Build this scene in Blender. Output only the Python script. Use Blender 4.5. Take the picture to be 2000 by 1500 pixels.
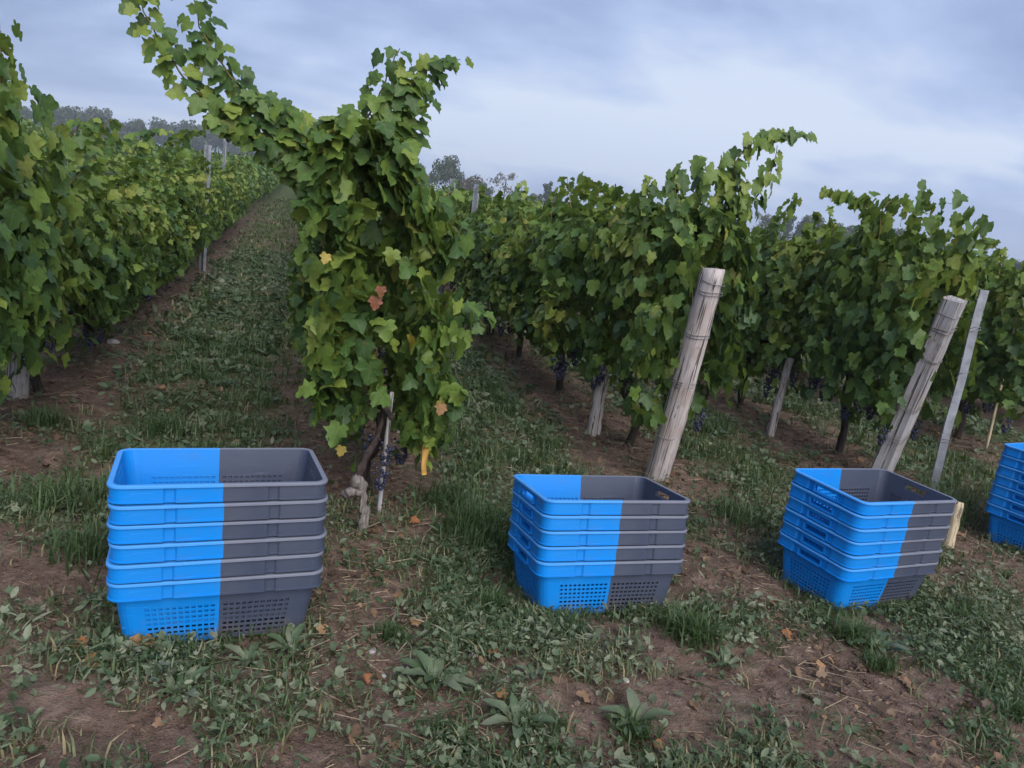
import bpy, bmesh, math, random
import numpy as np
from mathutils import Matrix, Vector, Euler

random.seed(7); RNG = np.random.default_rng(7)
scn = bpy.context.scene
for o in list(bpy.data.objects): bpy.data.objects.remove(o)
C = scn.collection

# ------------------------------------------------------------------ camera
CAMZ = 1.40
cr = Vector((0.95676005, -0.26185916, 0.1266491))
cu = Vector((-0.06092178, 0.24535228, 0.96751785))
cf = Vector((0.28442706, 0.93339812, -0.21879033))
cam = bpy.data.cameras.new('camera'); cam.lens = 26.67; cam.sensor_width = 36; cam.sensor_fit = 'HORIZONTAL'
cam.clip_start = 0.05; cam.clip_end = 4000
camo = bpy.data.objects.new('camera', cam); C.objects.link(camo)
camo.matrix_world = Matrix(((cr.x, cu.x, -cf.x, 0), (cr.y, cu.y, -cf.y, 0), (cr.z, cu.z, -cf.z, CAMZ), (0, 0, 0, 1)))
scn.camera = camo

# ------------------------------------------------------------------ sky and light
SUN_EL, SUN_AZ = math.radians(40), math.radians(168)     # azimuth clockwise from +Y: behind the camera, a little to its right
world = bpy.data.worlds.new('World'); scn.world = world; world.use_nodes = True
nt = world.node_tree; nt.nodes.clear()
def wn(t, **k):
    n = nt.nodes.new(t)
    for a, b in k.items(): setattr(n, a, b)
    return n
def math_node(tree, op, a, b=None, c=None):
    n = tree.nodes.new('ShaderNodeMath'); n.operation = op
    for i, v in enumerate((a, b, c)):
        if v is None: continue
        if isinstance(v, (int, float)): n.inputs[i].default_value = v
        else: tree.links.new(v, n.inputs[i])
    return n.outputs[0]
out = wn('ShaderNodeOutputWorld')
sky = wn('ShaderNodeTexSky', sky_type='NISHITA', sun_disc=False); sky.sun_elevation = SUN_EL; sky.sun_rotation = SUN_AZ
sky.air_density = 1.2; sky.dust_density = 2.0
bg1 = wn('ShaderNodeBackground'); bg1.inputs[1].default_value = 0.05; nt.links.new(sky.outputs[0], bg1.inputs[0])
tc = wn('ShaderNodeTexCoord'); sep = wn('ShaderNodeSeparateXYZ'); nt.links.new(tc.outputs['Generated'], sep.inputs[0])
zz = math_node(nt, 'ADD', math_node(nt, 'MAXIMUM', sep.outputs[2], 0.0), 0.26)
cmb = wn('ShaderNodeCombineXYZ')
nt.links.new(math_node(nt, 'DIVIDE', sep.outputs[0], zz), cmb.inputs[0])
nt.links.new(math_node(nt, 'DIVIDE', sep.outputs[1], zz), cmb.inputs[1])
mp = wn('ShaderNodeMapping'); mp.inputs['Location'].default_value = (4.4, 2.3, 0); mp.inputs['Rotation'].default_value = (0, 0, 0.5)
mp.inputs['Scale'].default_value = (0.85, 1.15, 1)
nt.links.new(cmb.outputs[0], mp.inputs[0])
n1 = wn('ShaderNodeTexNoise'); n1.inputs['Scale'].default_value = 0.85; n1.inputs['Detail'].default_value = 5; n1.inputs['Roughness'].default_value = 0.52; n1.inputs['Distortion'].default_value = 0.35
nt.links.new(mp.outputs[0], n1.inputs['Vector'])
n2 = wn('ShaderNodeTexNoise'); n2.inputs['Scale'].default_value = 3.2; n2.inputs['Detail'].default_value = 6; n2.inputs['Roughness'].default_value = 0.55
nt.links.new(mp.outputs[0], n2.inputs['Vector'])
mixn = math_node(nt, 'ADD', math_node(nt, 'MULTIPLY', n1.outputs['Fac'], 0.78), math_node(nt, 'MULTIPLY', n2.outputs['Fac'], 0.22))
# the cloud deck thins towards its rim: a paler belt all round, low over the horizon
zw = math_node(nt, 'ADD', sep.outputs[2], math_node(nt, 'MULTIPLY', math_node(nt, 'SUBTRACT', n1.outputs['Fac'], 0.5), 0.35))
belt = math_node(nt, 'MULTIPLY', math_node(nt, 'SMOOTH_MIN', math_node(nt, 'MAXIMUM', math_node(nt, 'MULTIPLY', math_node(nt, 'SUBTRACT', zw, 0.02), 9.0), 0.0), math_node(nt, 'MAXIMUM', math_node(nt, 'MULTIPLY', math_node(nt, 'SUBTRACT', 0.30, zw), 6.0), 0.0), 0.3), 0.10)
mixn = math_node(nt, 'ADD', math_node(nt, 'SUBTRACT', mixn, 0.015), math_node(nt, 'MINIMUM', belt, 0.13))
rp = wn('ShaderNodeValToRGB'); nt.links.new(mixn, rp.inputs[0])
e = rp.color_ramp.elements
e[0].position = 0.40; e[0].color = (0.275, 0.365, 0.600, 1)
e[1].position = 0.62; e[1].color = (0.65, 0.735, 0.91, 1)
x = e.new(0.47); x.color = (0.345, 0.445, 0.700, 1)
x = e.new(0.53); x.color = (0.450, 0.560, 0.830, 1)
hz = wn('ShaderNodeMapRange'); nt.links.new(sep.outputs[2], hz.inputs[0])
hz.inputs[1].default_value = 0.0; hz.inputs[2].default_value = 0.14; hz.inputs[3].default_value = 0.55; hz.inputs[4].default_value = 0.0
mh = wn('ShaderNodeMixRGB'); nt.links.new(hz.outputs[0], mh.inputs[0]); nt.links.new(rp.outputs[0], mh.inputs[1]); mh.inputs[2].default_value = (0.40, 0.51, 0.78, 1)
bg2 = wn('ShaderNodeBackground'); nt.links.new(mh.outputs[0], bg2.inputs[0]); bg2.inputs[1].default_value = 0.345
mx = wn('ShaderNodeMixShader'); mx.inputs[0].default_value = 0.92
nt.links.new(bg1.outputs[0], mx.inputs[1]); nt.links.new(bg2.outputs[0], mx.inputs[2]); nt.links.new(mx.outputs[0], out.inputs[0])
sl = bpy.data.lights.new('sun', 'SUN'); sl.energy = 1.5; sl.angle = math.radians(60); sl.color = (1.0, 0.95, 0.88)
so = bpy.data.objects.new('sun', sl); C.objects.link(so)
sd = Vector((math.sin(SUN_AZ) * math.cos(SUN_EL), math.cos(SUN_AZ) * math.cos(SUN_EL), math.sin(SUN_EL)))
so.rotation_euler = sd.to_track_quat('Z', 'Y').to_euler(); so.location = (0, -5, 12)
scn.view_settings.view_transform = 'Standard'; scn.view_settings.look = 'None'
scn.view_settings.exposure = 1.65; scn.view_settings.gamma = 1.0; scn.view_settings.use_curve_mapping = False
scn.cycles.use_denoising = True; scn.cycles.max_bounces = 8; scn.cycles.transparent_max_bounces = 6
scn.cycles.diffuse_bounces = 5; scn.cycles.volume_bounces = 0; scn.cycles.use_adaptive_sampling = True; scn.cycles.adaptive_threshold = 0.02

# ------------------------------------------------------------------ helpers
def vnoise(P, seed=0):
    """vectorised value noise of an (n,2) or (n,3) array, 0..1"""
    P = np.asarray(P, float)
    if P.shape[1] == 2: P = np.concatenate([P, np.zeros((len(P), 1))], 1)
    I = np.floor(P).astype(np.int64); Fr = P - I; Fr = Fr * Fr * (3 - 2 * Fr)
    r = np.zeros(len(P))
    for dx in (0, 1):
        for dy in (0, 1):
            for dz in (0, 1):
                h = (I[:, 0] + dx) * 374761393 + (I[:, 1] + dy) * 668265263 + (I[:, 2] + dz) * 2147483647 + seed * 974634777
                h = (h ^ (h >> 13)) * 1274126177; h = (h ^ (h >> 16)) & 0xffffff
                w = (Fr[:, 0] if dx else 1 - Fr[:, 0]) * (Fr[:, 1] if dy else 1 - Fr[:, 1]) * (Fr[:, 2] if dz else 1 - Fr[:, 2])
                r += w * h / float(0xffffff)
    return r
def fbm(P, seed=0, o=3):
    P = np.asarray(P, float); a, s, t = 0.5, 0, 0
    for i in range(o):
        s = s + a * vnoise(P * 2 ** i, seed + i); t += a; a *= .5
    return s / t

def mk(name, V, F, mat=None, parent=None, smooth=False, tint=None, luv=None, mat_index=None):
    me = bpy.data.meshes.new(name)
    V = np.asarray(V, np.float32); Fs = F if isinstance(F, list) else [F]
    if Fs and not isinstance(Fs[0], np.ndarray):
        me.from_pydata([tuple(map(float, v)) for v in V], [], Fs)
    else:
        nl = sum(f.size for f in Fs); npoly = sum(len(f) for f in Fs)
        me.vertices.add(len(V)); me.vertices.foreach_set('co', V.ravel())
        me.loops.add(nl); me.polygons.add(npoly)
        me.loops.foreach_set('vertex_index', np.concatenate([f.ravel() for f in Fs]).astype(np.int32))
        tot = np.concatenate([np.full(len(f), f.shape[1]) for f in Fs]); st = np.concatenate([[0], np.cumsum(tot)[:-1]])
        me.polygons.foreach_set('loop_start', st.astype(np.int32))
        me.update(calc_edges=True)
    if tint is not None:
        a = me.attributes.new('tint', 'FLOAT', 'POINT'); a.data.foreach_set('value', np.asarray(tint, np.float32))
    if luv is not None:
        a = me.attributes.new('luv', 'FLOAT_VECTOR', 'POINT'); a.data.foreach_set('vector', np.asarray(luv, np.float32).ravel())
    for m in (mat if isinstance(mat, (list, tuple)) else [mat]):
        if m: me.materials.append(m)
    if mat_index is not None: me.polygons.foreach_set('material_index', np.asarray(mat_index, np.int32))
    me.polygons.foreach_set('use_smooth', np.full(len(me.polygons), smooth))
    me.validate(); me.update()
    return link(name, me, parent)
def link(name, me, parent=None):
    o = bpy.data.objects.new(name, me); C.objects.link(o)
    if parent: o.parent = parent
    return o
def tag(o, label=None, cat=None, group=None, kind=None):
    if label: o['label'] = label
    if cat: o['category'] = cat
    if group: o['group'] = group
    if kind: o['kind'] = kind
    return o
def empty(name, loc=(0, 0, 0), rot=(0, 0, 0)):
    o = bpy.data.objects.new(name, None); C.objects.link(o); o.location = loc; o.rotation_euler = rot; o.empty_display_size = .1
    return o
def copy_tree(o, parent=None):
    c = o.copy(); C.objects.link(c); c.parent = parent
    for ch in list(o.children): copy_tree(ch, c)
    return c

def tube(path, radii, seg=8, cap=True, jitter=0.0, seed=0):
    path = np.asarray(path, float); n = len(path); V = []; r = np.random.default_rng(seed)
    T = np.gradient(path, axis=0); T /= np.linalg.norm(T, axis=1)[:, None] + 1e-9
    ref = np.array([1.0, 0, 0]) if abs(T[0][0]) < .8 else np.array([0, 1.0, 0])
    for i in range(n):
        a = ref - T[i] * (ref @ T[i]); a /= np.linalg.norm(a); b = np.cross(T[i], a); ref = a
        for k in range(seg):
            th = 2 * math.pi * k / seg; rr = radii[i] * (1 + jitter * (r.random() - .5))
            V.append(path[i] + rr * (a * math.cos(th) + b * math.sin(th)))
    F = [[i * seg + k, i * seg + (k + 1) % seg, (i + 1) * seg + (k + 1) % seg, (i + 1) * seg + k] for i in range(n - 1) for k in range(seg)]
    if cap: F += [list(range(seg))[::-1], [(n - 1) * seg + k for k in range(seg)]]
    return np.array(V), F
def join(parts):
    V, F, off = [], [], 0
    for v, f in parts:
        V.append(np.asarray(v)); F += [[i + off for i in q] for q in f]; off += len(v)
    return np.concatenate(V), F
def spline(pts, n):
    pts = np.asarray(pts, float); P = np.vstack([2 * pts[0] - pts[1], pts, 2 * pts[-1] - pts[-2]]); out_ = []
    m = len(pts) - 1
    for q in np.linspace(0, m - 1e-6, n):
        i = int(q); t = q - i; a, b, c, d = P[i:i + 4]
        out_.append(.5 * ((2 * b) + (c - a) * t + (2 * a - 5 * b + 4 * c - d) * t * t + (3 * b - a - 3 * c + d) * t ** 3))
    return np.array(out_)

# ------------------------------------------------------------------ materials
class M:
    def __init__(s, name):
        s.m = bpy.data.materials.new(name); s.m.use_nodes = True; s.t = s.m.node_tree; s.t.nodes.clear()
        s.out = s.n('ShaderNodeOutputMaterial'); s.b = s.n('ShaderNodeBsdfPrincipled'); s.l(s.b.outputs[0], s.out.inputs[0])
    def n(s, t, **k):
        n = s.t.nodes.new(t)
        for a, b in k.items(): setattr(n, a, b)
        return n
    def l(s, a, b): s.t.links.new(a, b)
    def set(s, sock, v):
        if hasattr(v, 'links') or hasattr(v, 'is_output'): s.l(v, sock)
        elif isinstance(v, (tuple, list)) and len(v) == 3 and len(sock.default_value) == 4: sock.default_value = (*v, 1)
        else: sock.default_value = v
    def noise(s, scale, detail=4, rough=.55, vec=None, dist=0):
        n = s.n('ShaderNodeTexNoise'); n.inputs['Scale'].default_value = scale; n.inputs['Detail'].default_value = detail
        n.inputs['Roughness'].default_value = rough; n.inputs['Distortion'].default_value = dist
        if vec is not None: s.l(vec, n.inputs['Vector'])
        return n.outputs['Fac']
    def coord(s, which='Object', scale=None):
        c = s.n('ShaderNodeTexCoord').outputs[which]
        if scale:
            m = s.n('ShaderNodeMapping'); m.inputs['Scale'].default_value = scale; s.l(c, m.inputs[0]); c = m.outputs[0]
        return c
    def geo(s): return s.n('ShaderNodeNewGeometry').outputs['Position']
    def attr(s, name, o='Fac'): a = s.n('ShaderNodeAttribute'); a.attribute_name = name; return a.outputs[o]
    def ramp(s, f, stops):
        r = s.n('ShaderNodeValToRGB'); s.l(f, r.inputs[0]); el = r.color_ramp.elements
        while len(el) < len(stops): el.new(.5)
        for q, (p, c) in zip(el, stops): q.position = p; q.color = (*c, 1)
        return r.outputs[0]
    def mix(s, f, a, b, mode='MIX'):
        n = s.n('ShaderNodeMixRGB'); n.blend_type = mode
        for i, v in enumerate((f, a, b)): s.set(n.inputs[i], v)
        return n.outputs[0]
    def math(s, op, a, b=None, c=None): return math_node(s.t, op, a, b, c)
    def rng(s, f, a, b, c=0., d=1.):
        n = s.n('ShaderNodeMapRange'); s.l(f, n.inputs[0])
        for i, v in enumerate((a, b, c, d)): n.inputs[i + 1].default_value = v
        return n.outputs[0]
    def bump(s, h, strength=.3, dist=.01):
        n = s.n('ShaderNodeBump'); n.inputs['Strength'].default_value = strength; n.inputs['Distance'].default_value = dist
        s.l(h, n.inputs['Height']); s.l(n.outputs[0], s.b.inputs['Normal']); return n
    def fin(s, col=None, rough=.6, spec=.3, metal=0):
        if col is not None: s.set(s.b.inputs['Base Color'], col)
        s.set(s.b.inputs['Roughness'], rough); s.b.inputs['Specular IOR Level'].default_value = spec; s.b.inputs['Metallic'].default_value = metal
        return s.m

def leaf_mat(name, stops, trans=.40, vein=True, objrand=True):
    m = M(name); t = m.attr('tint')
    if objrand:
        rnd = m.n('ShaderNodeObjectInfo').outputs['Random']
        t = m.math('ADD', m.math('MULTIPLY', m.math('FRACT', m.math('ADD', t, m.math('MULTIPLY', rnd, .0))), 1.0), 0.0)
    col = m.ramp(t, stops)
    nz = m.noise(60, 3, .6, m.geo())
    col = m.mix(m.rng(nz, .35, .7, 0, .55), col, m.mix(.6, col, (.02, .03, .008)))
    if vein:
        sp = m.n('ShaderNodeSeparateXYZ'); m.l(m.attr('luv', 'Vector'), sp.inputs[0])
        ax = m.math('ABSOLUTE', sp.outputs[0]); y = sp.outputs[1]
        v1 = m.rng(ax, .0, .035, 1, 0)
        # side veins run from the petiole to the lateral lobes
        v2 = m.rng(m.math('ABSOLUTE', m.math('SUBTRACT', m.math('MULTIPLY', ax, .62), m.math('SUBTRACT', y, .02))), .0, .03, 1, 0)
        v3 = m.rng(m.math('ABSOLUTE', m.math('SUBTRACT', m.math('MULTIPLY', ax, 1.2), m.math('SUBTRACT', y, .3))), .0, .03, .7, 0)
        vv = m.math('MAXIMUM', m.math('MAXIMUM', v1, v2), v3)
        col = m.mix(m.math('MULTIPLY', vv, .45), col, m.mix(.5, col, (.30, .34, .12)))
    if vein: col = m.mix(m.rng(m.noise(22, 3, .7, m.geo()), .60, .70, 0, .45), col, (.13, .095, .03))      # withered blotches
    m.fin(col, .48, .35)
    tr = m.n('ShaderNodeBsdfTranslucent'); m.l(m.mix(.5, col, (.16, .20, .02)), tr.inputs[0])
    mx = m.n('ShaderNodeMixShader'); mx.inputs[0].default_value = trans
    m.l(m.b.outputs[0], mx.inputs[1]); m.l(tr.outputs[0], mx.inputs[2]); m.l(mx.outputs[0], m.out.inputs[0])
    return m.m
VINE_STOPS = [(0, (.042, .098, .032)), (.25, (.080, .160, .038)), (.55, (.150, .240, .044)), (.82, (.230, .305, .058)), (.955, (.30, .32, .07)), (.985, (.38, .30, .04)), (1, (.28, .07, .03))]
m_leaf = leaf_mat('vine_leaf', VINE_STOPS)
def flat_leaf(name, c): return leaf_mat(name, [(0, c), (1, tuple(min(1, v * 1.3) for v in c))], .3, True, False)
m_leaf_yellow = flat_leaf('yellow_leaf', (.36, .27, .045)); m_leaf_red = flat_leaf('red_leaf', (.19, .055, .028)); m_leaf_orange = flat_leaf('orange_leaf', (.30, .105, .04))
m_leaf_brown = flat_leaf('brown_leaf', (.26, .13, .05))
m_far = leaf_mat('far_vine_leaf', [(0, (.045, .095, .026)), (.4, (.10, .18, .036)), (.75, (.17, .25, .05)), (1, (.26, .30, .07))], .3, False, False)
m_grass = leaf_mat('grass_blade', [(0, (.028, .062, .018)), (.35, (.055, .105, .034)), (.7, (.105, .155, .070)), (.86, (.16, .19, .095)), (.93, (.30, .25, .14)), (1, (.36, .29, .18))], .3, False, False)
m_weed = leaf_mat('weed_leaf', [(0, (.038, .072, .032)), (.4, (.074, .118, .060)), (.7, (.125, .160, .092)), (1, (.20, .22, .15))], .25, False, False)
m_straw = leaf_mat('straw', [(0, (.08, .050, .035)), (.6, (.18, .125, .085)), (1, (.36, .28, .19))], .05, False, False)

def bark_mat(name, a, b, scale=(60, 60, 9), rough=.9):
    m = M(name); c = m.coord('Object', scale); n = m.noise(1, 5, .65, c)
    col = m.ramp(n, [(.3, a), (.7, b)]); m.bump(n, .8, .01); return m.fin(col, rough, .15)
m_trunk = bark_mat('vine_bark', (.012, .010, .010), (.06, .045, .04))
m_stump = bark_mat('pale_bark', (.06, .050, .046), (.24, .215, .20), (90, 90, 16))
m_cane = bark_mat('cane', (.10, .075, .035), (.16, .13, .05), (30, 30, 30))
m_tree = bark_mat('tree_bark', (.03, .026, .022), (.08, .07, .06), (3, 3, 1))
def wood_mat(name, dark, light, tintc):
    m = M(name); c = m.coord('Object', (55, 55, 3.2)); n = m.noise(1, 6, .6, c, .4); big = m.noise(5, 3, .5, m.coord('Object'))
    col = m.ramp(n, [(.25, dark), (.5, light), (.75, tuple(min(1, v * 1.15) for v in light))])
    col = m.mix(m.rng(big, .5, .72, 0, .7), col, tintc)
    crack = m.noise(1, 2, .5, m.coord('Object', (90, 90, 2.0)))
    col = m.mix(m.rng(crack, .57, .64, 0, .85), col, (.03, .026, .024)); kn = m.noise(9, 4, .7, m.coord('Object', (1, 1, .6))); col = m.mix(m.rng(kn, .60, .70, 0, .6), col, (.10, .075, .06)); col = m.mix(m.rng(kn, .40, .30, 0, .4), col, (.50, .48, .47))
    m.bump(m.math('SUBTRACT', n, m.rng(crack, .6, .72)), .6, .008); return m.fin(col, .88, .2)
m_wood = wood_mat('weathered_wood', (.15, .125, .115), (.40, .36, .355), (.26, .19, .15))
m_wood2 = wood_mat('grey_wood', (.17, .16, .16), (.33, .32, .335), (.22, .16, .12))
m_wood3 = wood_mat('pale_wood', (.25, .19, .12), (.48, .40, .28), (.30, .24, .17))
def metal_mat(name, a, b, rough):
    m = M(name); n = m.noise(14, 5, .6, m.coord('Object')); col = m.ramp(n, [(.35, a), (.65, b)]); m.bump(n, .15, .004); return m.fin(col, rough, .4, .35)
m_steel = metal_mat('galvanised_steel', (.20, .21, .235), (.34, .36, .40), .6)
m_wire = metal_mat('wire', (.12, .11, .11), (.24, .23, .23), .5)
def grape():
    m = M('grape_skin'); r = m.noise(120, 2, .5, m.geo()); col = m.ramp(r, [(.3, (.008, .008, .02)), (.7, (.045, .05, .10))]); return m.fin(col, .55, .4)
m_grape = grape()
def plastic(name, c, dust):
    m = M(name); o = m.coord('Object'); n = m.noise(9, 5, .65, o); n2 = m.noise(70, 3, .6, o)
    rnd = m.n('ShaderNodeObjectInfo').outputs['Random']
    col = m.mix(m.rng(n, .40, .75, 0, .14), c, dust)
    col = m.mix(m.rng(n2, .62, .74, 0, .22), col, dust)
    z = m.n('ShaderNodeSeparateXYZ'); m.l(o, z.inputs[0])
    col = m.mix(m.math('MULTIPLY', m.rng(z.outputs[2], 0.0, .07, .55, 0), m.rng(m.noise(22, 4, .7, o), .42, .62)), col, (.14, .105, .08))   # mud splashes low on the walls
    col = m.mix(m.math('MULTIPLY', rnd, .16), col, dust)
    sc_ = m.noise(1, 3, .6, m.coord('Object', (6, 6, 160)), 1.2); col = m.mix(m.math('MULTIPLY', m.rng(sc_, .60, .68, 0, .30), m.rng(m.noise(7, 2, .5, o), .45, .6)), col, tuple(min(1, v * 1.6 + .06) for v in c))   # scratches
    gr = m.noise(5, 6, .75, m.coord('Object', (1, 1, 2.2))); col = m.mix(m.rng(gr, .55, .75, 0, .22), col, (.09, .095, .10))                                                                    # grime
    m.bump(n2, .05, .002); return m.fin(col, m.rng(n, .3, .7, .34, .54), .3)
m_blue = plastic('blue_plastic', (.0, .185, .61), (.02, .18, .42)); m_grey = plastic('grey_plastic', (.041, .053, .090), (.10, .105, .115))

m_blue_rim_sheen = plastic('blue_rim_painted_sheen', (.05, .27, .70), (.10, .28, .55)); m_grey_rim_sheen = plastic('grey_rim_painted_sheen', (.145, .16, .215), (.2, .2, .22))  # paler than the walls: sky reflection on the rims painted into the colour
def soil_mat():
    m = M('soil'); p = m.geo(); n = m.noise(1.3, 5, .6, p); n2 = m.noise(14, 6, .68, p); n3 = m.noise(75, 4, .7, p)
    col = m.ramp(n2, [(.28, (.060, .039, .030)), (.5, (.165, .112, .088)), (.72, (.285, .208, .168))])
    col = m.mix(m.rng(n, .42, .62, 0, .45), col, m.mix(.5, col, (.28, .19, .15)))
    col = m.mix(m.rng(n3, .6, .75, 0, .5), col, (.27, .22, .18)); col = m.mix(m.rng(n3, .42, .28, 0, .6), col, (.035, .026, .02))
    g = m.noise(3.2, 5, .7, p); col = m.mix(m.rng(g, .55, .68, 0, .5), col, (.055, .075, .035))
    far = m.attr('far'); col = m.mix(far, col, m.mix(n2, (.05, .085, .03), (.10, .13, .05)))
    h = m.math('ADD', m.math('MULTIPLY', n2, 1.0), m.math('MULTIPLY', n3, .35)); m.bump(m.math('ADD', h, m.math('MULTIPLY', m.noise(190, 3, .6, p), .25)), 1.0, .04)
    return m.fin(col, .95, .12)
m_soil = soil_mat()
m_stone = bark_mat('stone', (.24, .22, .21), (.46, .43, .42), (30, 30, 30))

# ------------------------------------------------------------------ ground
ROWX = {-2: -4.75, -1: -3.05, 0: -1.35, 1: 0.42, 2: 2.10, 3: 3.75, 4: 5.45, 5: 7.15, 6: 8.85, 7: 10.55}
ALLROWS = sorted(list(ROWX.values()) + [-4.75 - 1.7 * k for k in range(1, 22)] + [10.55 + 1.7 * k for k in range(1, 42)])
AR = np.array(ALLROWS)
PITCH, CH = 0.0584, 0.215
CL, CW = 0.60, 0.391
# stacks: (top rim centre, yaw, tilt about x, tilt about y, crates)
STACKS = [((-0.178, 2.407, CAMZ - .885), 6.65, -3.63, -0.23, 6), ((1.205, 2.598, CAMZ - 1.003), 2.06, -7.17, 0.12, 5),
          ((2.499, 2.582, CAMZ - .953), 9.98, 0.22, 2.03, 6), ((4.238, 3.084, CAMZ - .92), 14.0, 0.0, 1.2, 7)]
SM = []
for (c, a, tx, ty, n) in STACKS:
    Rm = Matrix.Rotation(math.radians(a), 4, 'Z') @ Matrix.Rotation(math.radians(ty), 4, 'Y') @ Matrix.Rotation(math.radians(tx), 4, 'X')
    top = Matrix.Translation(c) @ Rm
    base = top @ Matrix.Translation((0, 0, -((n - 1) * PITCH + CH))); SM.append((base, n))

def gbase(P):
    X, Y = P[:, 0], P[:, 1]
    z = 0.012 - 0.022 * np.clip(X, -1, 3.4) + 0.05 * np.clip((X - 3.4) / 3, 0, 1)
    w = np.clip((Y - 3.0) / 1.5, 0, 1); z = z * (1 - w)
    q = np.clip(X / np.maximum(Y + 3, 1), -.2, .5); s = 0.030 - 0.024 * np.clip((q - .02) / .4, 0, 1)
    z = z + s * 70 * (1 - np.exp(-np.maximum(Y - 3.6, 0) / 70))
    near = np.clip((14 - Y) / 8, 0, 1) * np.clip((Y - 2.9) / 1.0, 0, 1)
    d = np.min(np.abs(X[:, None] - AR[None, :]), 1)
    z = z + near * (.045 * np.exp(-(d / .28) ** 2) - .012)
    z = z + (vnoise(P * 1.1, 3) - .5) * .035 + (vnoise(P * 3.1, 4) - .5) * .02
    return z
def g(P):
    P = np.atleast_2d(np.asarray(P, float)); z = gbase(P)
    for base, n in SM:
        o = base.translation; nrm = base.to_3x3() @ Vector((0, 0, 1))
        dx, dy = P[:, 0] - o.x, P[:, 1] - o.y
        pz = o.z - (nrm.x * dx + nrm.y * dy) / nrm.z - .006
        r = np.hypot(dx, dy); w = np.clip((.62 - r) / .25, 0, 1); w = w * w * (3 - 2 * w); z = z * (1 - w) + pz * w
    return z
def gz(x, y): return float(g([[x, y]])[0])

def axis(lo, hi, f0, f1, step, grow):
    a = [f0]
    while a[-1] < f1: a.append(a[-1] + step)
    s = step
    while a[-1] < hi: s *= grow; a.append(a[-1] + s)
    b = [f0]; s = step
    while b[-1] > lo: s *= grow; b.append(b[-1] - s)
    return np.array(sorted(set(b[1:] + a)))
gx = axis(-1500, 1500, -1.9, 5.2, .03, 1.09); gy = axis(-400, 2500, 1.1, 6.0, .03, 1.07)
XX, YY = np.meshgrid(gx, gy); P = np.stack([XX.ravel(), YY.ravel()], 1); Z = g(P)
fine = ((P[:, 0] > -2.6) & (P[:, 0] < 6) & (P[:, 1] > .8) & (P[:, 1] < 8)).astype(float)
clod = fbm(P * 9, 20, 3); Z = Z + fine * ((clod - .5) * .035 + (vnoise(P * 34, 9) - .5) * .012)
V = np.stack([P[:, 0], P[:, 1], Z], 1); nx, ny = len(gx), len(gy)
ii = (np.arange(ny - 1)[:, None] * nx + np.arange(nx - 1)[None, :]).ravel()
ground = mk('ground', V, np.stack([ii, ii + 1, ii + nx + 1, ii + nx], 1), m_soil, smooth=True)
dgr = np.min(np.abs(P[:, 0][:, None] - AR[None, :]), 1)
grn = np.clip((dgr - .28) / .3, 0, 1) * np.clip((P[:, 1] - 3.0) / 1.5, 0, 1) * .85 * np.clip(fbm(P * 2.2, 60, 3) * 2.2 - .3, .2, 1); grn = np.maximum(grn, np.clip((P[:, 1] - 16) / 20, 0, 1) * .9)
a = ground.data.attributes.new('far', 'FLOAT', 'POINT'); a.data.foreach_set('value', grn.astype(np.float32))
tag(ground, 'brown soil and weedy verge of the vineyard', kind='structure')

# ------------------------------------------------------------------ scatter machinery
def leaf_template(kind, seed):
    r = random.Random(seed)
    if kind == 'vine':
        half = [(.09, -.12), (.29, -.17), (.48, -.05), (.43, .12), (.52, .20), (.60, .36), (.42, .45), (.31, .52), (.36, .70), (.20, .82), (.12, .92)]
    elif kind == 'vine_mid':
        half = [(.28, -.17), (.48, -.02), (.44, .13), (.60, .35), (.32, .52), (.33, .74)]
    ribs = [(0, 0), (0, .28), (0, .62), (0, 1.0)]
    cup, fold, curl = r.uniform(-.25, .35), r.uniform(.0, .5), r.uniform(-.2, .6); ph = r.uniform(0, 6)
    def zf(x, y): return fold * abs(x) * .55 - curl * max(0, y - .2) ** 2 - cup * (x * x) + .06 * math.sin(7 * x + 5 * y + ph) + r.uniform(-.05, .05) * (abs(x) > .05)
    V, F = [], []
    for x, y in ribs: V.append((x, y, zf(x, y)))
    for sgn in (1, -1):
        off = len(V); pts = [(x * sgn * r.uniform(.9, 1.1), y + r.uniform(-.03, .03)) for x, y in half]
        for x, y in pts: V.append((x, y, zf(x, y)))
        n = len(pts)
        for i in range(n):
            b = off + i; nxt = off + i + 1 if i < n - 1 else 3
            ry = pts[i][1]; rib = 0 if ry < .12 else (1 if ry < .5 else 2)
            tri = [rib, b, nxt]
            F.append(tri if sgn > 0 else tri[::-1])
            if i < n - 1:
                ry2 = pts[i + 1][1]; rib2 = 0 if ry2 < .12 else (1 if ry2 < .5 else 2)
                if rib2 != rib: F.append([rib, nxt, rib2] if sgn > 0 else [rib, rib2, nxt])
        F.append([2, off + n - 1, 3] if False else ([0, off, 0] if False else [2, off + n - 1, 3]) if sgn > 0 else [2, 3, off + n - 1])
    F = [f for f in F if len(set(f)) == 3]
    seen, G = set(), []
    for f in F:
        k = tuple(sorted(f))
        if k not in seen: seen.add(k); G.append(f)
    V = np.array(V); luv = V.copy(); luv[:, 2] = 0
    return V, np.array(G), luv
T_HI = [leaf_template('vine', s) for s in range(6)]
T_MID = [leaf_template('vine_mid', s + 50) for s in range(5)]
T_QUAD = []
for s in range(3):
    f = .12 * (s - 1)
    T_QUAD.append((np.array([(0, -.05, 0), (.5, .35, .1 + f), (0, 1.0, -.1 * s), (-.5, .35, .1 + f)]), np.array([[0, 1, 2], [0, 2, 3]]), np.zeros((4, 3))))
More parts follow.
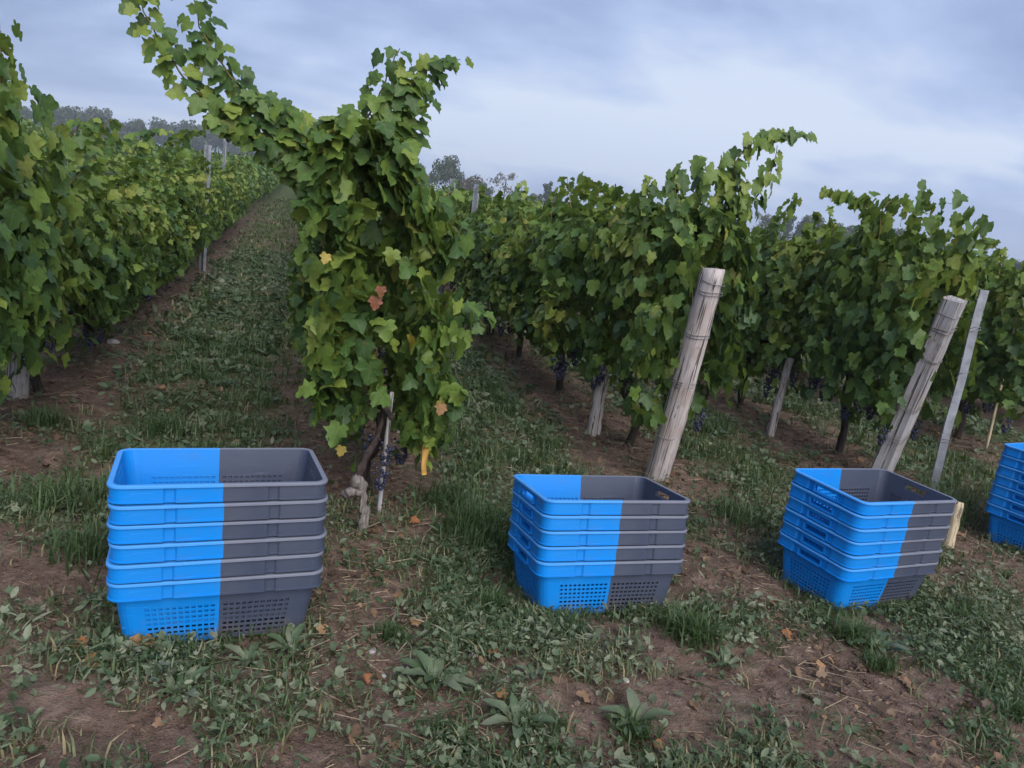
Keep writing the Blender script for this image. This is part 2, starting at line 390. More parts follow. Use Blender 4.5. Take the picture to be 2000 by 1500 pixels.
def frames(n, t):
    n = n / (np.linalg.norm(n, axis=1)[:, None] + 1e-9); t = t - n * np.sum(n * t, 1)[:, None]
    t /= np.linalg.norm(t, axis=1)[:, None] + 1e-9; return np.cross(t, n), t, n
def scatter(templates, pos, nrm, tip, size, tint, rng):
    X, T, N = frames(nrm, tip); which = rng.integers(0, len(templates), len(pos)); Vs, Fs, Ts, Ls, off = [], [], [], [], 0
    for k, (v, f, luv) in enumerate(templates):
        i = np.where(which == k)[0]
        if not len(i): continue
        W = pos[i][:, None, :] + size[i][:, None, None] * (v[None, :, 0:1] * X[i][:, None, :] + v[None, :, 1:2] * T[i][:, None, :] + v[None, :, 2:3] * N[i][:, None, :])
        Vs.append(W.reshape(-1, 3)); m = len(v)
        Fs.append((f[None] + (np.arange(len(i)) * m)[:, None, None] + off).reshape(-1, 3)); off += m * len(i)
        Ts.append(np.repeat(tint[i], m)); Ls.append(np.tile(luv, (len(i), 1)))
    return np.concatenate(Vs), np.concatenate(Fs), np.concatenate(Ts), np.concatenate(Ls)

# ------------------------------------------------------------------ crates
def crate_half(sgn):
    """walls of one half of a picking crate as bmesh-built meshes: perforated body, outer skirt, rim, handle frame"""
    def path(a, b, r, recess=0.0):
        """half outline from front middle round the end to the back middle, with tags"""
        pts = []
        n = 11
        xs = []
        m0, m1 = .012, a - r - .030
        for k in range(n):
            w = (m1 - m0) / n; xs += [m0 + k * w, m0 + k * w + w * .66]
        xs = [0.0] + xs + [m1 + .012, a - r]
        for x in xs: pts.append((x, -b))
        for k in range(1, 5):
            th = -math.pi / 2 + k * math.pi / 2 / 5; pts.append((a - r + r * math.cos(th), -b + r + r * math.sin(th)))
        ys = []; n2 = 12; q0, q1 = -b + r + .022, b - r - .022; w = (q1 - q0) / n2
        for k in range(n2): ys += [q0 + k * w, q0 + k * w + w * .66]
        ys = [-b + r] + ys + [q1 + .004, b - r]
        i_end0 = len(pts)
        for y in ys: pts.append((a, y))
        for k in range(1, 5):
            th = k * math.pi / 2 / 5; pts.append((a - r + r * math.cos(th), b - r + r * math.sin(th)))
        for x in reversed(xs): pts.append((x, b))
        return pts, len(xs), i_end0, len(ys)
    r = .038
    rows = 7
    zs = [0.0, .010]
    for k in range(rows): zs += [.016 + k * .0165, .016 + k * .0165 + .0085]
    zs = sorted(set(zs)) + [.140, .156, CH - .046, CH - .020, CH - .002]
    grid = []
    for z in zs:
        f = z / CH; ins = (1 - f) * .031 + .008
        grid.append(path(CL / 2 - ins, CW / 2 - ins, r))
    npt = len(grid[0][0]); nxs, iend, nys = grid[0][1], grid[0][2], grid[0][3]
    V = [(sgn * p[0], p[1], z) for (gp, *_), z in zip(grid, zs) for p in gp]
    holez = [i for i in range(len(zs) - 1) if any(abs(zs[i] - (.016 + k * .0165)) < 1e-6 for k in range(rows))]
    hz = [i for i in range(len(zs) - 1) if abs(zs[i] - (CH - .046)) < 1e-6]
    F = []
    mid = iend + nys // 2
    for i in range(len(zs) - 1):
        for j in range(npt - 1):
            hole = False
            if i in holez:
                if j < nxs - 3 and j % 2 == 1 and j >= 1: hole = True
                jb = npt - 2 - j
                if jb < nxs - 3 and jb % 2 == 1 and jb >= 1: hole = True
                je = j - iend
                if 0 < je < nys - 2 and je % 2 == 1: hole = True
            if i in hz and mid - 5 <= j <= mid + 4: hole = True        # the hand hole
            if hole: continue
            q = [i * npt + j, i * npt + j + 1, (i + 1) * npt + j + 1, (i + 1) * npt + j]
            F.append(q if sgn > 0 else q[::-1])
    def solid(name, V, F, th, mat):
        bm = bmesh.new(); vs = [bm.verts.new(v) for v in V]
        for f in F: bm.faces.new([vs[i] for i in f])
        loose = [v for v in bm.verts if not v.link_faces]; bmesh.ops.delete(bm, geom=loose, context='VERTS')
        bmesh.ops.recalc_face_normals(bm, faces=bm.faces)
        bmesh.ops.solidify(bm, geom=bm.faces[:], thickness=th)
        me = bpy.data.meshes.new(name); bm.to_mesh(me); bm.free(); me.materials.append(mat); return me
    mat = m_blue if sgn < 0 else m_grey
    body = solid('body', V, F, .0028, mat)
    # floor of the half: a plate with slots
    # skirt: outer band with recessed ribs and a rolled lip along its lower edge
    a, b = CL / 2, CW / 2
    sp = []
    def rec(x0, x1): return (x0, x1)
    recs = [(.125, .160)]
    xs = sorted(set([0.0, .125, .131, .154, .160, a - r]))
    for x in xs: sp.append((x, -b + (.0055 if .13 < x < .156 else 0)))
    for k in range(1, 6): th = -math.pi / 2 + k * math.pi / 2 / 6; sp.append((a - r + r * math.cos(th), -b + r + r * math.sin(th)))
    ys = [-b + r, -.098, -.092, -.060, -.0585, .0585, .060, .092, .098, b - r]
    ie = len(sp)
    for y in ys: sp.append((a - (.0055 if .05 < abs(y) < .095 and abs(y) > .0595 else 0), y))
    for k in range(1, 6): th = k * math.pi / 2 / 6; sp.append((a - r + r * math.cos(th), b - r + r * math.sin(th)))
    for x in reversed(xs): sp.append((x, b - (.0055 if .13 < x < .156 else 0)))
    zl = [(CH - PITCH + .006, .0035), (CH - PITCH + .0095, .0035), (CH - PITCH + .0105, 0), (CH - .045, 0), (CH - .022, 0), (CH - .009, 0)]
    V2, F2 = [], []; ns = len(sp)
    for z, outw in zl:
        for (x, y) in sp:
            dn = math.hypot(max(0, abs(x) - (a - r)), max(0, abs(y) - (b - r)))
            nx_ = (max(0, abs(x) - (a - r)) / r) if dn > 0 else 0; ny_ = (max(0, abs(y) - (b - r)) / r) if dn > 0 else 0
            V2.append((sgn * (x + outw * nx_), y + outw * ny_ * (1 if y > 0 else -1), z))
    for i in range(len(zl) - 1):
        for j in range(ns - 1):
            if i == 3 and ie + 4 <= j < ie + 5: continue           # hand hole through the skirt
            q = [i * ns + j, i * ns + j + 1, (i + 1) * ns + j + 1, (i + 1) * ns + j]
            F2.append(q if sgn > 0 else q[::-1])
    skirt = solid('skirt', V2, F2, .0024, mat)
    # rim: flat flange with a small downturned edge
    prof = [(-.010, CH - .006), (-.010, CH), (.003, CH), (.0055, CH - .002), (.0055, CH - .008), (.002, CH - .009), (.001, CH - .005)]
    rp_ = []
    xs = [0.0, a * .4, a - r]
    out_ = [((x, -b), (0, -1)) for x in xs]
    for k in range(1, 8): th = -math.pi / 2 + k * math.pi / 2 / 8; out_.append(((a - r + r * math.cos(th), -b + r + r * math.sin(th)), (math.cos(th), math.sin(th))))
    out_ += [((a, y), (1, 0)) for y in (-b + r, 0, b - r)]
    for k in range(1, 8): th = k * math.pi / 2 / 8; out_.append(((a - r + r * math.cos(th), b - r + r * math.sin(th)), (math.cos(th), math.sin(th))))
    out_ += [((x, b), (0, 1)) for x in reversed(xs)]
    V3, F3 = [], []; k3 = len(prof)
    for (p, nn) in out_:
        for (d, z) in prof: V3.append((sgn * (p[0] + d * nn[0]), p[1] + d * nn[1], z))
    for i in range(len(out_) - 1):
        for k in range(k3):
            q = [i * k3 + k, i * k3 + (k + 1) % k3, (i + 1) * k3 + (k + 1) % k3, (i + 1) * k3 + k]; F3.append(q if sgn < 0 else q[::-1])
    F3 += [list(range(k3)), list(range((len(out_) - 1) * k3, len(out_) * k3))]
    # handle: thick frame round the hand hole on the end wall, between skirt and body
    parts = []
    def bxx(x0, x1, y0, y1, z0, z1):
        v = [(sgn * x, y, z) for x in (x0, x1) for y in (y0, y1) for z in (z0, z1)]
        f = [[0, 1, 3, 2], [4, 6, 7, 5], [0, 4, 5, 1], [2, 3, 7, 6], [0, 2, 6, 4], [1, 5, 7, 3]]
        return np.array(v), f if sgn > 0 else [q[::-1] for q in f]
    x0, x1 = a - .0150, a + .0012
    parts += [bxx(x0, x1, -.066, .066, CH - .021, CH - .0165), bxx(x0, x1, -.066, .066, CH - .050, CH - .0462), bxx(x0, x1, -.066, -.0592, CH - .0462, CH - .021), bxx(x0, x1, .0592, .066, CH - .0462, CH - .021)]
    hv, hf = join(parts)
    # inner ledges either side of the handle
    return body, skirt, (V3, F3), (hv, hf), mat
def floor_half(sgn):
    a, b = CL / 2 - .041, CW / 2 - .041; parts = []
    def bxx(x0, x1, y0, y1, z0, z1):
        v = [(sgn * x, y, z) for x in (x0, x1) for y in (y0, y1) for z in (z0, z1)]
        f = [[0, 1, 3, 2], [4, 6, 7, 5], [0, 4, 5, 1], [2, 3, 7, 6], [0, 2, 6, 4], [1, 5, 7, 3]]
        return np.array(v), f if sgn > 0 else [q[::-1] for q in f]
    n = 9; w = 2 * b / n
    for k in range(n): parts.append(bxx(.0, a + .002, -b + k * w + .002, -b + (k + 1) * w - .006, .001, .004))
    for k in range(5): parts.append(bxx(.004 + k * a / 5, .016 + k * a / 5, -b, b, .0045, .008))
    return join(parts)
proto = empty('picking_crate')
for sgn, nm in ((-1, 'blue_half'), (1, 'grey_half')):
    body, skirt, rim, handle, mat = crate_half(sgn)
    h = link(nm, body, proto)
    link('skirt', skirt, h)
    mk('rim', rim[0], rim[1], m_blue_rim_sheen if sgn < 0 else m_grey_rim_sheen, h); mk('handle', handle[0], handle[1], mat, h)
    fv, ff = floor_half(sgn); mk('crate_floor', fv, ff, mat, h)
ORD = ['topmost', 'second from top', 'third from top', 'fourth from top', 'fifth from top', 'sixth from top', 'bottom']
WHERE = ['stack before the lone tall vine', 'stack at the round post', 'stack at the squared post', 'stack cut by the right edge']
first = True; rj = random.Random(3)
for si, (base, n) in enumerate(SM):
    for k in range(n):
        o = proto if first else copy_tree(proto); first = False
        o.matrix_world = base @ Matrix.Translation((rj.uniform(-.003, .003) * (k > 0), rj.uniform(-.002, .002) * (k > 0), k * PITCH)) @ Matrix.Rotation(rj.uniform(-.009, .009), 4, 'Z') @ Matrix.Rotation(rj.uniform(-.004, .004) * (k > 0), 4, 'X') @ Matrix.Rotation(rj.uniform(-.003, .003) * (k > 0), 4, 'Y')
        idx = n - 1 - k; od = 'bottom' if k == 0 else ORD[idx]
        tag(o, f'blue and grey picking crate, {od} in the {WHERE[si]}', 'crate', 'picking crates stacked along the verge')
        if si == 3: o['label'] = f'blue picking crate, {od} in the {WHERE[si]}'

# ------------------------------------------------------------------ posts and stakes
def round_post(name, base, top, r0, r1, mat, label, seed, ties=()):
    base, top = Vector(base), Vector(top); ax = top - base; L = ax.length
    o = empty(name, base); o.rotation_euler = ax.to_track_quat('Z', 'Y').to_euler()
    r = random.Random(seed); seg, nz_ = 18, 26; V, F = [], []; ph = r.uniform(0, 6)
    for i in range(nz_ + 1):
        f = i / nz_; z = f * L
        cx, cy = .010 * math.sin(3 * f + ph), .008 * math.cos(4.1 * f + ph)
        for k in range(seg):
            th = 2 * math.pi * k / seg
            rr = (r0 + (r1 - r0) * f) * (1 + .05 * math.sin(2 * th + 2.2 * f + ph) + .035 * math.sin(5 * th + 7 * f) + .07 * (r.random() - .5) + (.10 if r.random() < .012 else 0)) - (.012 if (k + int(ph * 3)) % seg == 4 and i < nz_ * .8 else 0)
            if i == nz_: rr *= .93
            V.append((cx + rr * math.cos(th), cy + rr * math.sin(th), z + (.010 * math.cos(th + ph) + r.uniform(-.010, .004) if i == nz_ else 0)))
    for i in range(nz_):
        for k in range(seg): F.append([i * seg + k, i * seg + (k + 1) % seg, (i + 1) * seg + (k + 1) % seg, (i + 1) * seg + k])
    F.append([nz_ * seg + k for k in range(seg)])
    sh = mk('shaft', np.array(V), F, mat, o, True)
    for (h, rr, tilt) in ties: tie(o, h, rr, tilt, r0 + (r1 - r0) * h / L)
    tag(o, label, 'post', 'vineyard end posts'); return o
def tie(o, h, n, tilt, rad, square=None):
    parts = []
    for q in range(n):
        pts = []
        for k in range(25):
            th = 2 * math.pi * k / 24; R_ = rad * 1.09
            if square:
                c, s = math.cos(th), math.sin(th); mxx = max(abs(c) / (square[0] + .003), abs(s) / (square[1] + .003)); x, y = c / mxx, s / mxx
            else: x, y = R_ * math.cos(th), R_ * math.sin(th)
            pts.append((x, y, h + q * .012 + tilt * math.cos(th + q) + .002 * math.sin(3 * th)))
        parts.append(tube(pts, [.0022] * 25, 5, False))
    v, f = join(parts); mk('wire_tie', v, f, m_wire, o, True)
def square_post(name, base, top, hx, hy, mat, label, yaw, seed, ties=()):
    base, top = Vector(base), Vector(top); ax = top - base; L = ax.length
    o = empty(name, base); o.rotation_euler = (ax.to_track_quat('Z', 'Y').to_matrix() @ Matrix.Rotation(yaw, 3, 'Z')).to_euler()
    r = random.Random(seed); V, F = [], []; nz_ = 22; c = .012
    for i in range(nz_ + 1):
        f = i / nz_
        ring = [(hx - c, -hy), (hx, -hy + c), (hx, hy - c), (hx - c, hy), (-hx + c, hy), (-hx, hy - c), (-hx, -hy + c), (-hx + c, -hy)]
        for (x, y) in ring:
            k = 1 + .05 * (r.random() - .5) - .06 * f; V.append((x * k + .008 * math.sin(4 * f), y * k, f * L + (r.uniform(-.008, .004) if i == nz_ else 0)))
    for i in range(nz_):
        for k in range(8): F.append([i * 8 + k, i * 8 + (k + 1) % 8, (i + 1) * 8 + (k + 1) % 8, (i + 1) * 8 + k])
    F.append([nz_ * 8 + k for k in range(8)])
    mk('shaft', np.array(V), F, mat, o)
    for (h, n, tilt) in ties: tie(o, h, n, tilt, hx, (hx, hy))
    tag(o, label, 'post', 'vineyard end posts'); return o
round_post('end_post', (2.10, 3.82, -.12), (2.095, 3.54, 1.25), .067, .060, m_wood, 'thick round weathered wooden post leaning behind the five-crate stack', 3,
           ties=[(.42, 1, .004), (.74, 3, .004), (1.03, 2, .006), (1.27, 2, .005), (1.33, 1, -.006)])
square_post('end_post', (3.70, 3.84, -.10), (3.70, 3.57, 1.24), .070, .055, m_wood2, 'broad squared grey wooden post leaning behind the six-crate stack with grey handles', .55, 5,
            ties=[(.45, 2, .01), (.66, 2, .008), (.98, 2, -.006), (1.18, 2, .014), (1.27, 1, .0)])
round_post('end_post', (-1.44, 4.66, -.05), (-1.28, 4.42, 1.30), .050, .048, m_wood2, 'grey wooden post half hidden in leaves at the left edge of the photo', 9, ties=[(1.2, 2, .004)])
def steel_post(name, base, top, w, label, yaw=0., ties=()):
    base, top = Vector(base), Vector(top); ax = top - base; L = ax.length
    o = empty(name, base); o.rotation_euler = (ax.to_track_quat('Z', 'Y').to_matrix() @ Matrix.Rotation(yaw, 3, 'Z')).to_euler()
    t = .003; d = w * .55
    prof = [(-w / 2, d), (-w / 2, 0), (w / 2, 0), (w / 2, d), (w / 2 - t, d), (w / 2 - t, t), (-w / 2 + t, t), (-w / 2 + t, d)]
    V, F = [], []; nz_ = 10
    for i in range(nz_ + 1):
        for (x, y) in prof: V.append((x + .003 * math.sin(i * 1.3), y, L * i / nz_))
    for i in range(nz_):
        for k in range(8): F.append([i * 8 + k, i * 8 + (k + 1) % 8, (i + 1) * 8 + (k + 1) % 8, (i + 1) * 8 + k])
    for z in (0, nz_): F += [[z * 8 + q for q in s] for s in ([0, 1, 6, 7], [1, 2, 5, 6], [2, 3, 4, 5])]
    mk('shaft', np.array(V), F, m_steel, o)
    for (h, n, tilt) in ties: tie(o, h, n, tilt, w * .6)
    # notched hooks along the edges
    parts = []
    for k in range(int(L / .12)):
        z = .1 + k * .12
        if z > L - .03: break
        v, f = tube([(-w / 2 - .006, 0, z), (-w / 2 + .004, -.003, z + .012)], [.003, .002], 5); parts.append((v, f))
    v, f = join(parts); mk('hook_strip', v, f, m_steel, o)
    tag(o, label, 'post', 'steel trellis posts'); return o
steel_post('steel_post', (3.93, 3.60, -.05), (3.90, 3.575, 1.31), .046, 'slim grey steel post leaning just beside the broad squared post', .35, ties=[(.42, 2, .008), (.86, 1, .01), (1.12, 2, .012)])
sp_list = [(-1.08, 10.25, 1.52, .075, 'tall grey steel post rising from the vine row left of the grassy lane'),
           (1.92, 10.1, 1.56, .07, 'further of two steel posts in the row beyond the tall vine'), (1.98, 8.9, 1.55, .06, 'nearer of two steel posts in the row beyond the tall vine'),
           (-3.05, 13.5, 1.70, .055, 'thin steel post in the second row left of the lane'), (-3.05, 9.3, 1.62, .045, 'thin pale post above the leaves near the left edge'),
           (-1.36, 15.6, 1.72, .05, 'farthest thin steel post along the row left of the lane')]
for (x_, y_, h_, w_, lb) in sp_list:
    z_ = gz(x_, y_); steel_post('steel_post', (x_, y_, z_ - .1), (x_ + .01, y_ + .01, z_ + h_), w_, lb)
def stake(name, pts, r0, r1, mat, label, seed=0, seg=7, cat='stake'):
    v, f = tube(spline(pts, 12), np.linspace(r0, r1, 12), seg, True, .25, seed); o = mk(name, v - np.array(pts[0]), f, mat, None, True); o.location = pts[0]
    return tag(o, label, cat)
stake('wooden_stake', [(3.50, 3.02, -.08), (3.51, 3.03, .08), (3.52, 3.04, .19)], .028, .026, m_wood3, 'short pale wooden stub standing just beyond the grey crates', 1)
stake('wooden_stake', [(.435, 3.22, -.02), (.437, 3.21, .3), (.440, 3.20, .58)], .012, .010, m_wood2, 'thin pale stake upright under the tall lone vine', 2)
stake('wooden_stake', [(3.50, 4.72, -.02), (3.51, 4.72, .2), (3.55, 4.74, .62)], .032, .028, m_wood, 'short dull brown stake under the row between the leaning posts', 3)
stake('wooden_stake', [(1.98, 4.50, -.02), (1.98, 4.50, .2), (1.99, 4.52, .5)], .045, .042, m_wood, 'stubby grey brown post base under the vine behind the five-crate stack', 4)
stake('wooden_stake', [(5.33, 4.5, .05), (5.30, 4.5, .7), (5.26, 4.5, 1.24)], .013, .011, m_wood3, 'slender yellowish stake in the leaves at the right edge', 5)
# pale old stump at the end of the middle row
st = empty('vine_stump', (.345, 3.03, gz(.345, 3.03) - .02))
def gnarl(v, amp, sc, seed): v = np.asarray(v); c = v.mean(0); return v + (np.stack([vnoise(v * sc + 3 * q, seed + q) for q in range(3)], 1) - .5) * amp
v, f = tube(spline([(0, 0, 0), (.004, .0, .08), (-.002, 0, .15), (-.010, .005, .20), (-.035, .012, .245), (-.05, .02, .28)], 26), np.interp(np.linspace(0, 1, 26), [0, .15, .5, .68, .8, .92, 1], [.028, .022, .020, .024, .032, .028, .014]), 14, True, .22, 4)
mk('stump_trunk', gnarl(v, .030, 38, 1), f, m_stump, st, True)
v, f = tube(spline([(-.015, .0, .21), (-.055, .01, .205), (-.085, .01, .18)], 12), np.interp(np.linspace(0, 1, 12), [0, .6, 1], [.026, .026, .012]), 10, True, .25, 5); mk('stump_arm', gnarl(v, .024, 45, 5), f, m_stump, st, True)
v, f = tube(spline([(-.04, .01, .26), (-.01, .05, .32), (.05, .15, .42), (.08, .25, .5)], 12), np.linspace(.017, .012, 12), 8, True, .3, 6); mk('cut_spur', gnarl(v, .012, 30, 7), f, m_trunk, st, True)
tag(st, 'pale grey gnarled vine stump beside the six-crate stack at the end of its row', 'stump')

# trellis wires
def wire(x_, y0, y1, h, label, z0=None):
    ys = np.linspace(y0, y1, 14); zs = g(np.stack([np.full(14, x_), ys], 1)) + h
    if z0: zs[0] = z0
    v, f = tube(np.stack([np.full(14, x_), ys, zs - .01 * np.sin(np.linspace(0, 9, 14)) ** 2], 1), [.0018] * 14, 4, False)
    tag(mk('trellis_wire', v, f, m_wire, None, True), label, 'wire', 'trellis wires')
for (x_, y0, who) in [(-1.33, 4.7, 'row at the left edge'), (2.13, 3.62, 'row at the round leaning post'), (3.73, 3.66, 'row at the squared leaning post')]:
    for (h, nm) in ((.62, 'lowest'), (.98, 'middle'), (1.22, 'top')):
        wire(x_, y0, 16, h, f'{nm} trellis wire of the {who}')

# ------------------------------------------------------------------ vines
def hedge_points(n, rng, half_len, zlo, zhi, width, seed, cen=lambda z: 0., prof=None, rowdir_cap=False):
    pos = np.zeros((0, 3)); nrm = np.zeros((0, 3))
    while len(pos) < n:
        m = n * 3
        u = rng.uniform(-half_len, half_len, m); z = zlo + (zhi - zlo) * rng.random(m) ** .92
        f = (z - zlo) / (zhi - zlo)
        w = width * np.sqrt(np.clip(1 - np.abs(f * 2 - .92) ** 3.2, .06, 1)) if prof is None else prof(z)
        w = w * (.72 + .62 * fbm(np.stack([u * 2.6, z * 2.6], 1) + seed * 7.3, seed, 2))
        s = rng.choice([-1, 1], m); q = rng.random(m) ** .45
        x = s * w * q
        keep = fbm(np.stack([x * 3.2 + seed * 3, u * 4.2, z * 4.2], 1), seed + 5, 2) > .40 - .16 * (q < .6)
        keep &= z > zlo + .32 * (vnoise(np.stack([u * 3.1 + seed, x * 2], 1), seed + 8)) * (rng.random(m) < .9)
        P_ = np.stack([x + cen(z), u, z], 1)[keep]
        top = np.clip((f - .75) * 3, 0, 1)
        N_ = np.stack([s * (1 - .5 * top), np.zeros(m), .35 + .9 * top], 1)
        if rowdir_cap: N_[:, 1] = -.75
        elif True: N_[:, 1] = np.clip(u / half_len, -1, 1) * .2
        N_ = N_[keep] + rng.normal(0, .62, (keep.sum(), 3))
        pos = np.vstack([pos, P_]); nrm = np.vstack([nrm, N_])
    return pos[:n], nrm[:n]
def foliage(name, n, templates, seed, smin, smax, mat, parent=None, sprigs=0, **k):
    rng = np.random.default_rng(seed); pos, nrm = hedge_points(n, rng, seed=seed, **k)
    for q in range(sprigs):                                       # short shoots that break the top line
        b = np.array([rng.normal(0, .13), rng.uniform(-k['half_len'], k['half_len']), k['zhi'] - .12]); d = np.array([rng.normal(0, .35), rng.normal(0, .35), 1.]); L = rng.uniform(.12, .34); m_ = int(L / .018)
        f_ = np.linspace(0, 1, m_)[:, None]; pos = np.vstack([pos, b + d * L * f_ + rng.normal(0, .035, (m_, 3)) * (1.1 - f_)]); nrm = np.vstack([nrm, rng.normal(0, .6, (m_, 3)) + [0, -.2, .5]])
    n = len(pos)
    tip = np.stack([nrm[:, 0] * .3, nrm[:, 1] * .3, np.full(n, -1.)], 1) + rng.normal(0, .5, (n, 3))
    size = rng.uniform(smin, smax, n)
    clump = fbm(pos * 3.0 + seed, seed + 11, 2)
    tint = np.clip((clump - .5) * 1.3 + .42 + rng.normal(0, .17, n) + (pos[:, 2] - .9) * .10, 0.0, .93); rare = rng.random(n)
    tint = np.where(rare < .02, rng.uniform(.93, .965, n), tint); tint = np.where(rare < .0015, rng.uniform(.985, 1, n), tint)
    V_, F_, T_, L_ = scatter(templates, pos, nrm, tip, size, tint, rng)
    o = mk(name, V_, F_, mat, parent, True, T_, L_); o['kind'] = 'stuff'; return o
def grapes(seed):
    r = random.Random(seed); bm = bmesh.new()
    for k in range(46):
        f = r.random() ** .8; rad = .034 * (1 - f) ** .6 + .004; th = r.uniform(0, 6.28)
        M_ = Matrix.Translation((rad * math.cos(th), rad * math.sin(th), -.015 - .12 * f)) @ Matrix.Scale(r.uniform(.0075, .0095), 4)
        bmesh.ops.create_icosphere(bm, subdivisions=1, radius=1, matrix=M_)
    me = bpy.data.meshes.new('grape_bunch'); bm.to_mesh(me); bm.free(); me.materials.append(m_grape)
    me.polygons.foreach_set('use_smooth', [True] * len(me.polygons)); return me
GRAPES = [grapes(s) for s in range(3)]
def trunk_mesh(seed):
    r = random.Random(seed); lean = r.uniform(-.08, .08)
    pts = [(0, 0, -.06), (r.uniform(-.05, .05), lean * .4 + r.uniform(-.04, .04), .14), (r.uniform(-.05, .05), lean + r.uniform(-.05, .05), .30), (r.uniform(-.02, .02), lean * 1.2, .44)]
    parts = [tube(spline(pts, 14), np.linspace(.028, .021, 14) * [1.25, 1.1, 1, 1, 1.05, .95, 1, 1.1, .95, 1, 1, 1.1, 1.2, 1.25], 9, True, .35, seed)]
    top = np.array(pts[-1])
    for s in (-1, 1):
        q = [top, top + [r.uniform(-.03, .03), s * .15, .07], top + [r.uniform(-.03, .03), s * .35, .08 + r.uniform(-.03, .04)], top + [0, s * .5, .09]]
        parts.append(tube(spline(q, 10), np.linspace(.021, .010, 10), 7, True, .35, seed + 3))
    return join(parts)
# prototypes
PV = []
for s in range(6):
    root = empty('grape_vine')
    foliage('foliage', 1850, T_MID, 100 + s, .048, .090, m_leaf, root, sprigs=8, half_len=.68, zlo=.25, zhi=1.20 + .04 * (s % 3), width=.33)
    tv, tf = trunk_mesh(s); mk('trunk', tv, tf, m_trunk, root, True)
    rr = random.Random(s + 40)
    for k in range(4):
        y0_ = rr.uniform(-.5, .5); cv, cf_ = tube(spline([(rr.uniform(-.02, .02), y0_, .52), (rr.uniform(-.1, .1), y0_ + rr.uniform(-.1, .1), .85), (rr.uniform(-.25, .25), y0_ + rr.uniform(-.2, .2), 1.25)], 9), np.linspace(.006, .003, 9), 5); mk('cane', cv, cf_, m_cane, root, True)
    for k in range(10):
        gb = link('grape_bunch', GRAPES[k % 3], root); gb.location = ((-1) ** k * rr.uniform(.06, .24), rr.uniform(-.58, .58), rr.uniform(.32, .46)); gb.rotation_euler = (0, 0, rr.uniform(0, 6))
    PV.append(root)
LEAVES = []
for k, (v, f, luv) in enumerate(T_HI):
    for t_ in (.08, .22, .38, .55, .80):
        o = mk('leaf', v, f, m_leaf, None, True, np.full(len(v), t_), luv); LEAVES.append(o.data); bpy.data.objects.remove(o)
def special_leaves(mat):
    r_ = []
    for (v, f, luv) in T_HI[:3]:
        o = mk('leaf', v, f, mat, None, True, np.full(len(v), .4), luv); r_.append(o.data); bpy.data.objects.remove(o)
    return r_
L_YEL, L_RED, L_ORA, L_BRO = (special_leaves(m) for m in (m_leaf_yellow, m_leaf_red, m_leaf_orange, m_leaf_brown))
def put_leaf(parent, pos, nrm, tip, size, mesh, name='leaf'):
    n = Vector(nrm).normalized(); t = Vector(tip); t = (t - n * n.dot(t)).normalized(); x_ = t.cross(n)
    o = link(name, mesh, parent)
    Mx = Matrix(((x_.x, t.x, n.x, pos[0]), (x_.y, t.y, n.y, pos[1]), (x_.z, t.z, n.z, pos[2]), (0, 0, 0, 1))) @ Matrix.Scale(size, 4)
    o.matrix_local = Mx; return o
def shoot(root, pts, seed, spread=.055, size=(.07, .12), step=.032):
    """a long shoot: a tapered cane that carries its leaves as sub-parts (points in the vine's own frame)"""
    r = random.Random(seed); n = 16; sp_ = spline(pts, n); sp_ = sp_ + np.array([[0, 0, 0]] + [[r.uniform(-.008, .008) for _ in range(3)] for _ in range(n - 1)])
    v, f = tube(sp_, np.linspace(.0055, .002, n), 6, True); cane = mk('shoot', v, f, m_cane, root, True)
    L = np.concatenate([[0], np.cumsum(np.linalg.norm(np.diff(sp_, axis=0), axis=1))]); d = .02; k = 0
    while d < L[-1]:
        p = np.array([np.interp(d, L, sp_[:, i]) for i in range(3)]); fr = d / L[-1]
        th = k * 2.6 + r.uniform(-.5, .5); side = np.array([math.cos(th), math.sin(th) * .6, r.uniform(-.2, .3)])
        q = p + side * spread * (1.15 - .55 * fr) * r.uniform(.5, 1.3)
        nr = (side[0] * .4 + r.uniform(-.5, .5), -.75 + r.uniform(-.4, .4), .45 + r.uniform(-.4, .4))
        put_leaf(cane, q, nr, (side[0] * .8, r.uniform(-.3, .1), -.75 + r.uniform(-.4, .5)), r.uniform(*size) * (1.08 - .48 * fr), LEAVES[r.randrange(len(LEAVES))])
        d += step * r.uniform(.6, 1.3); k += 1
    return cane
# the lone tall vine at the end of the middle row
bz = gz(.42, 3.5)
tall = empty('grape_vine', (.42, 3.5, bz))
def bprof(z): return np.interp(z, [.2, .32, .5, .8, 1.05, 1.3, 1.5, 1.7], [.12, .23, .28, .30, .30, .24, .19, .08])
def bcen(z): return np.interp(z, [.2, .6, 1.0, 1.35, 1.7], [.0, .0, -.02, -.13, -.24])
foliage('foliage', 1700, T_HI, 501, .05, .10, m_leaf, tall, half_len=.40, zlo=.20, zhi=1.66, width=.4, cen=bcen, prof=bprof)
rng = np.random.default_rng(77); pp, nn_ = hedge_points(230, rng, .40, .22, 1.66, .4, 502, bcen, bprof, True)
pp[:, 1] = -.42 + rng.random(230) * .16; pp[:, 0] = bcen(pp[:, 2]) + (pp[:, 0] - bcen(pp[:, 2])) * 1.08
for i in range(230):
    put_leaf(tall, pp[i], nn_[i], (rng.normal(0, .45), -.25, -1), rng.uniform(.06, .105), LEAVES[rng.integers(len(LEAVES))])
tv, tf = trunk_mesh(31); mk('trunk', tv, tf, m_trunk, tall, True)
for (dx, dy, dz) in [(.02, -.30, .36), (-.06, -.28, .40), (.10, -.22, .34), (.0, -.34, .26)]:
    gb = link('grape_bunch', GRAPES[0], tall); gb.location = (dx, dy, dz)
W2 = lambda pts, root_: [(p[0] - root_.location.x, p[1] - root_.location.y, p[2] + CAMZ - root_.location.z) for p in pts]
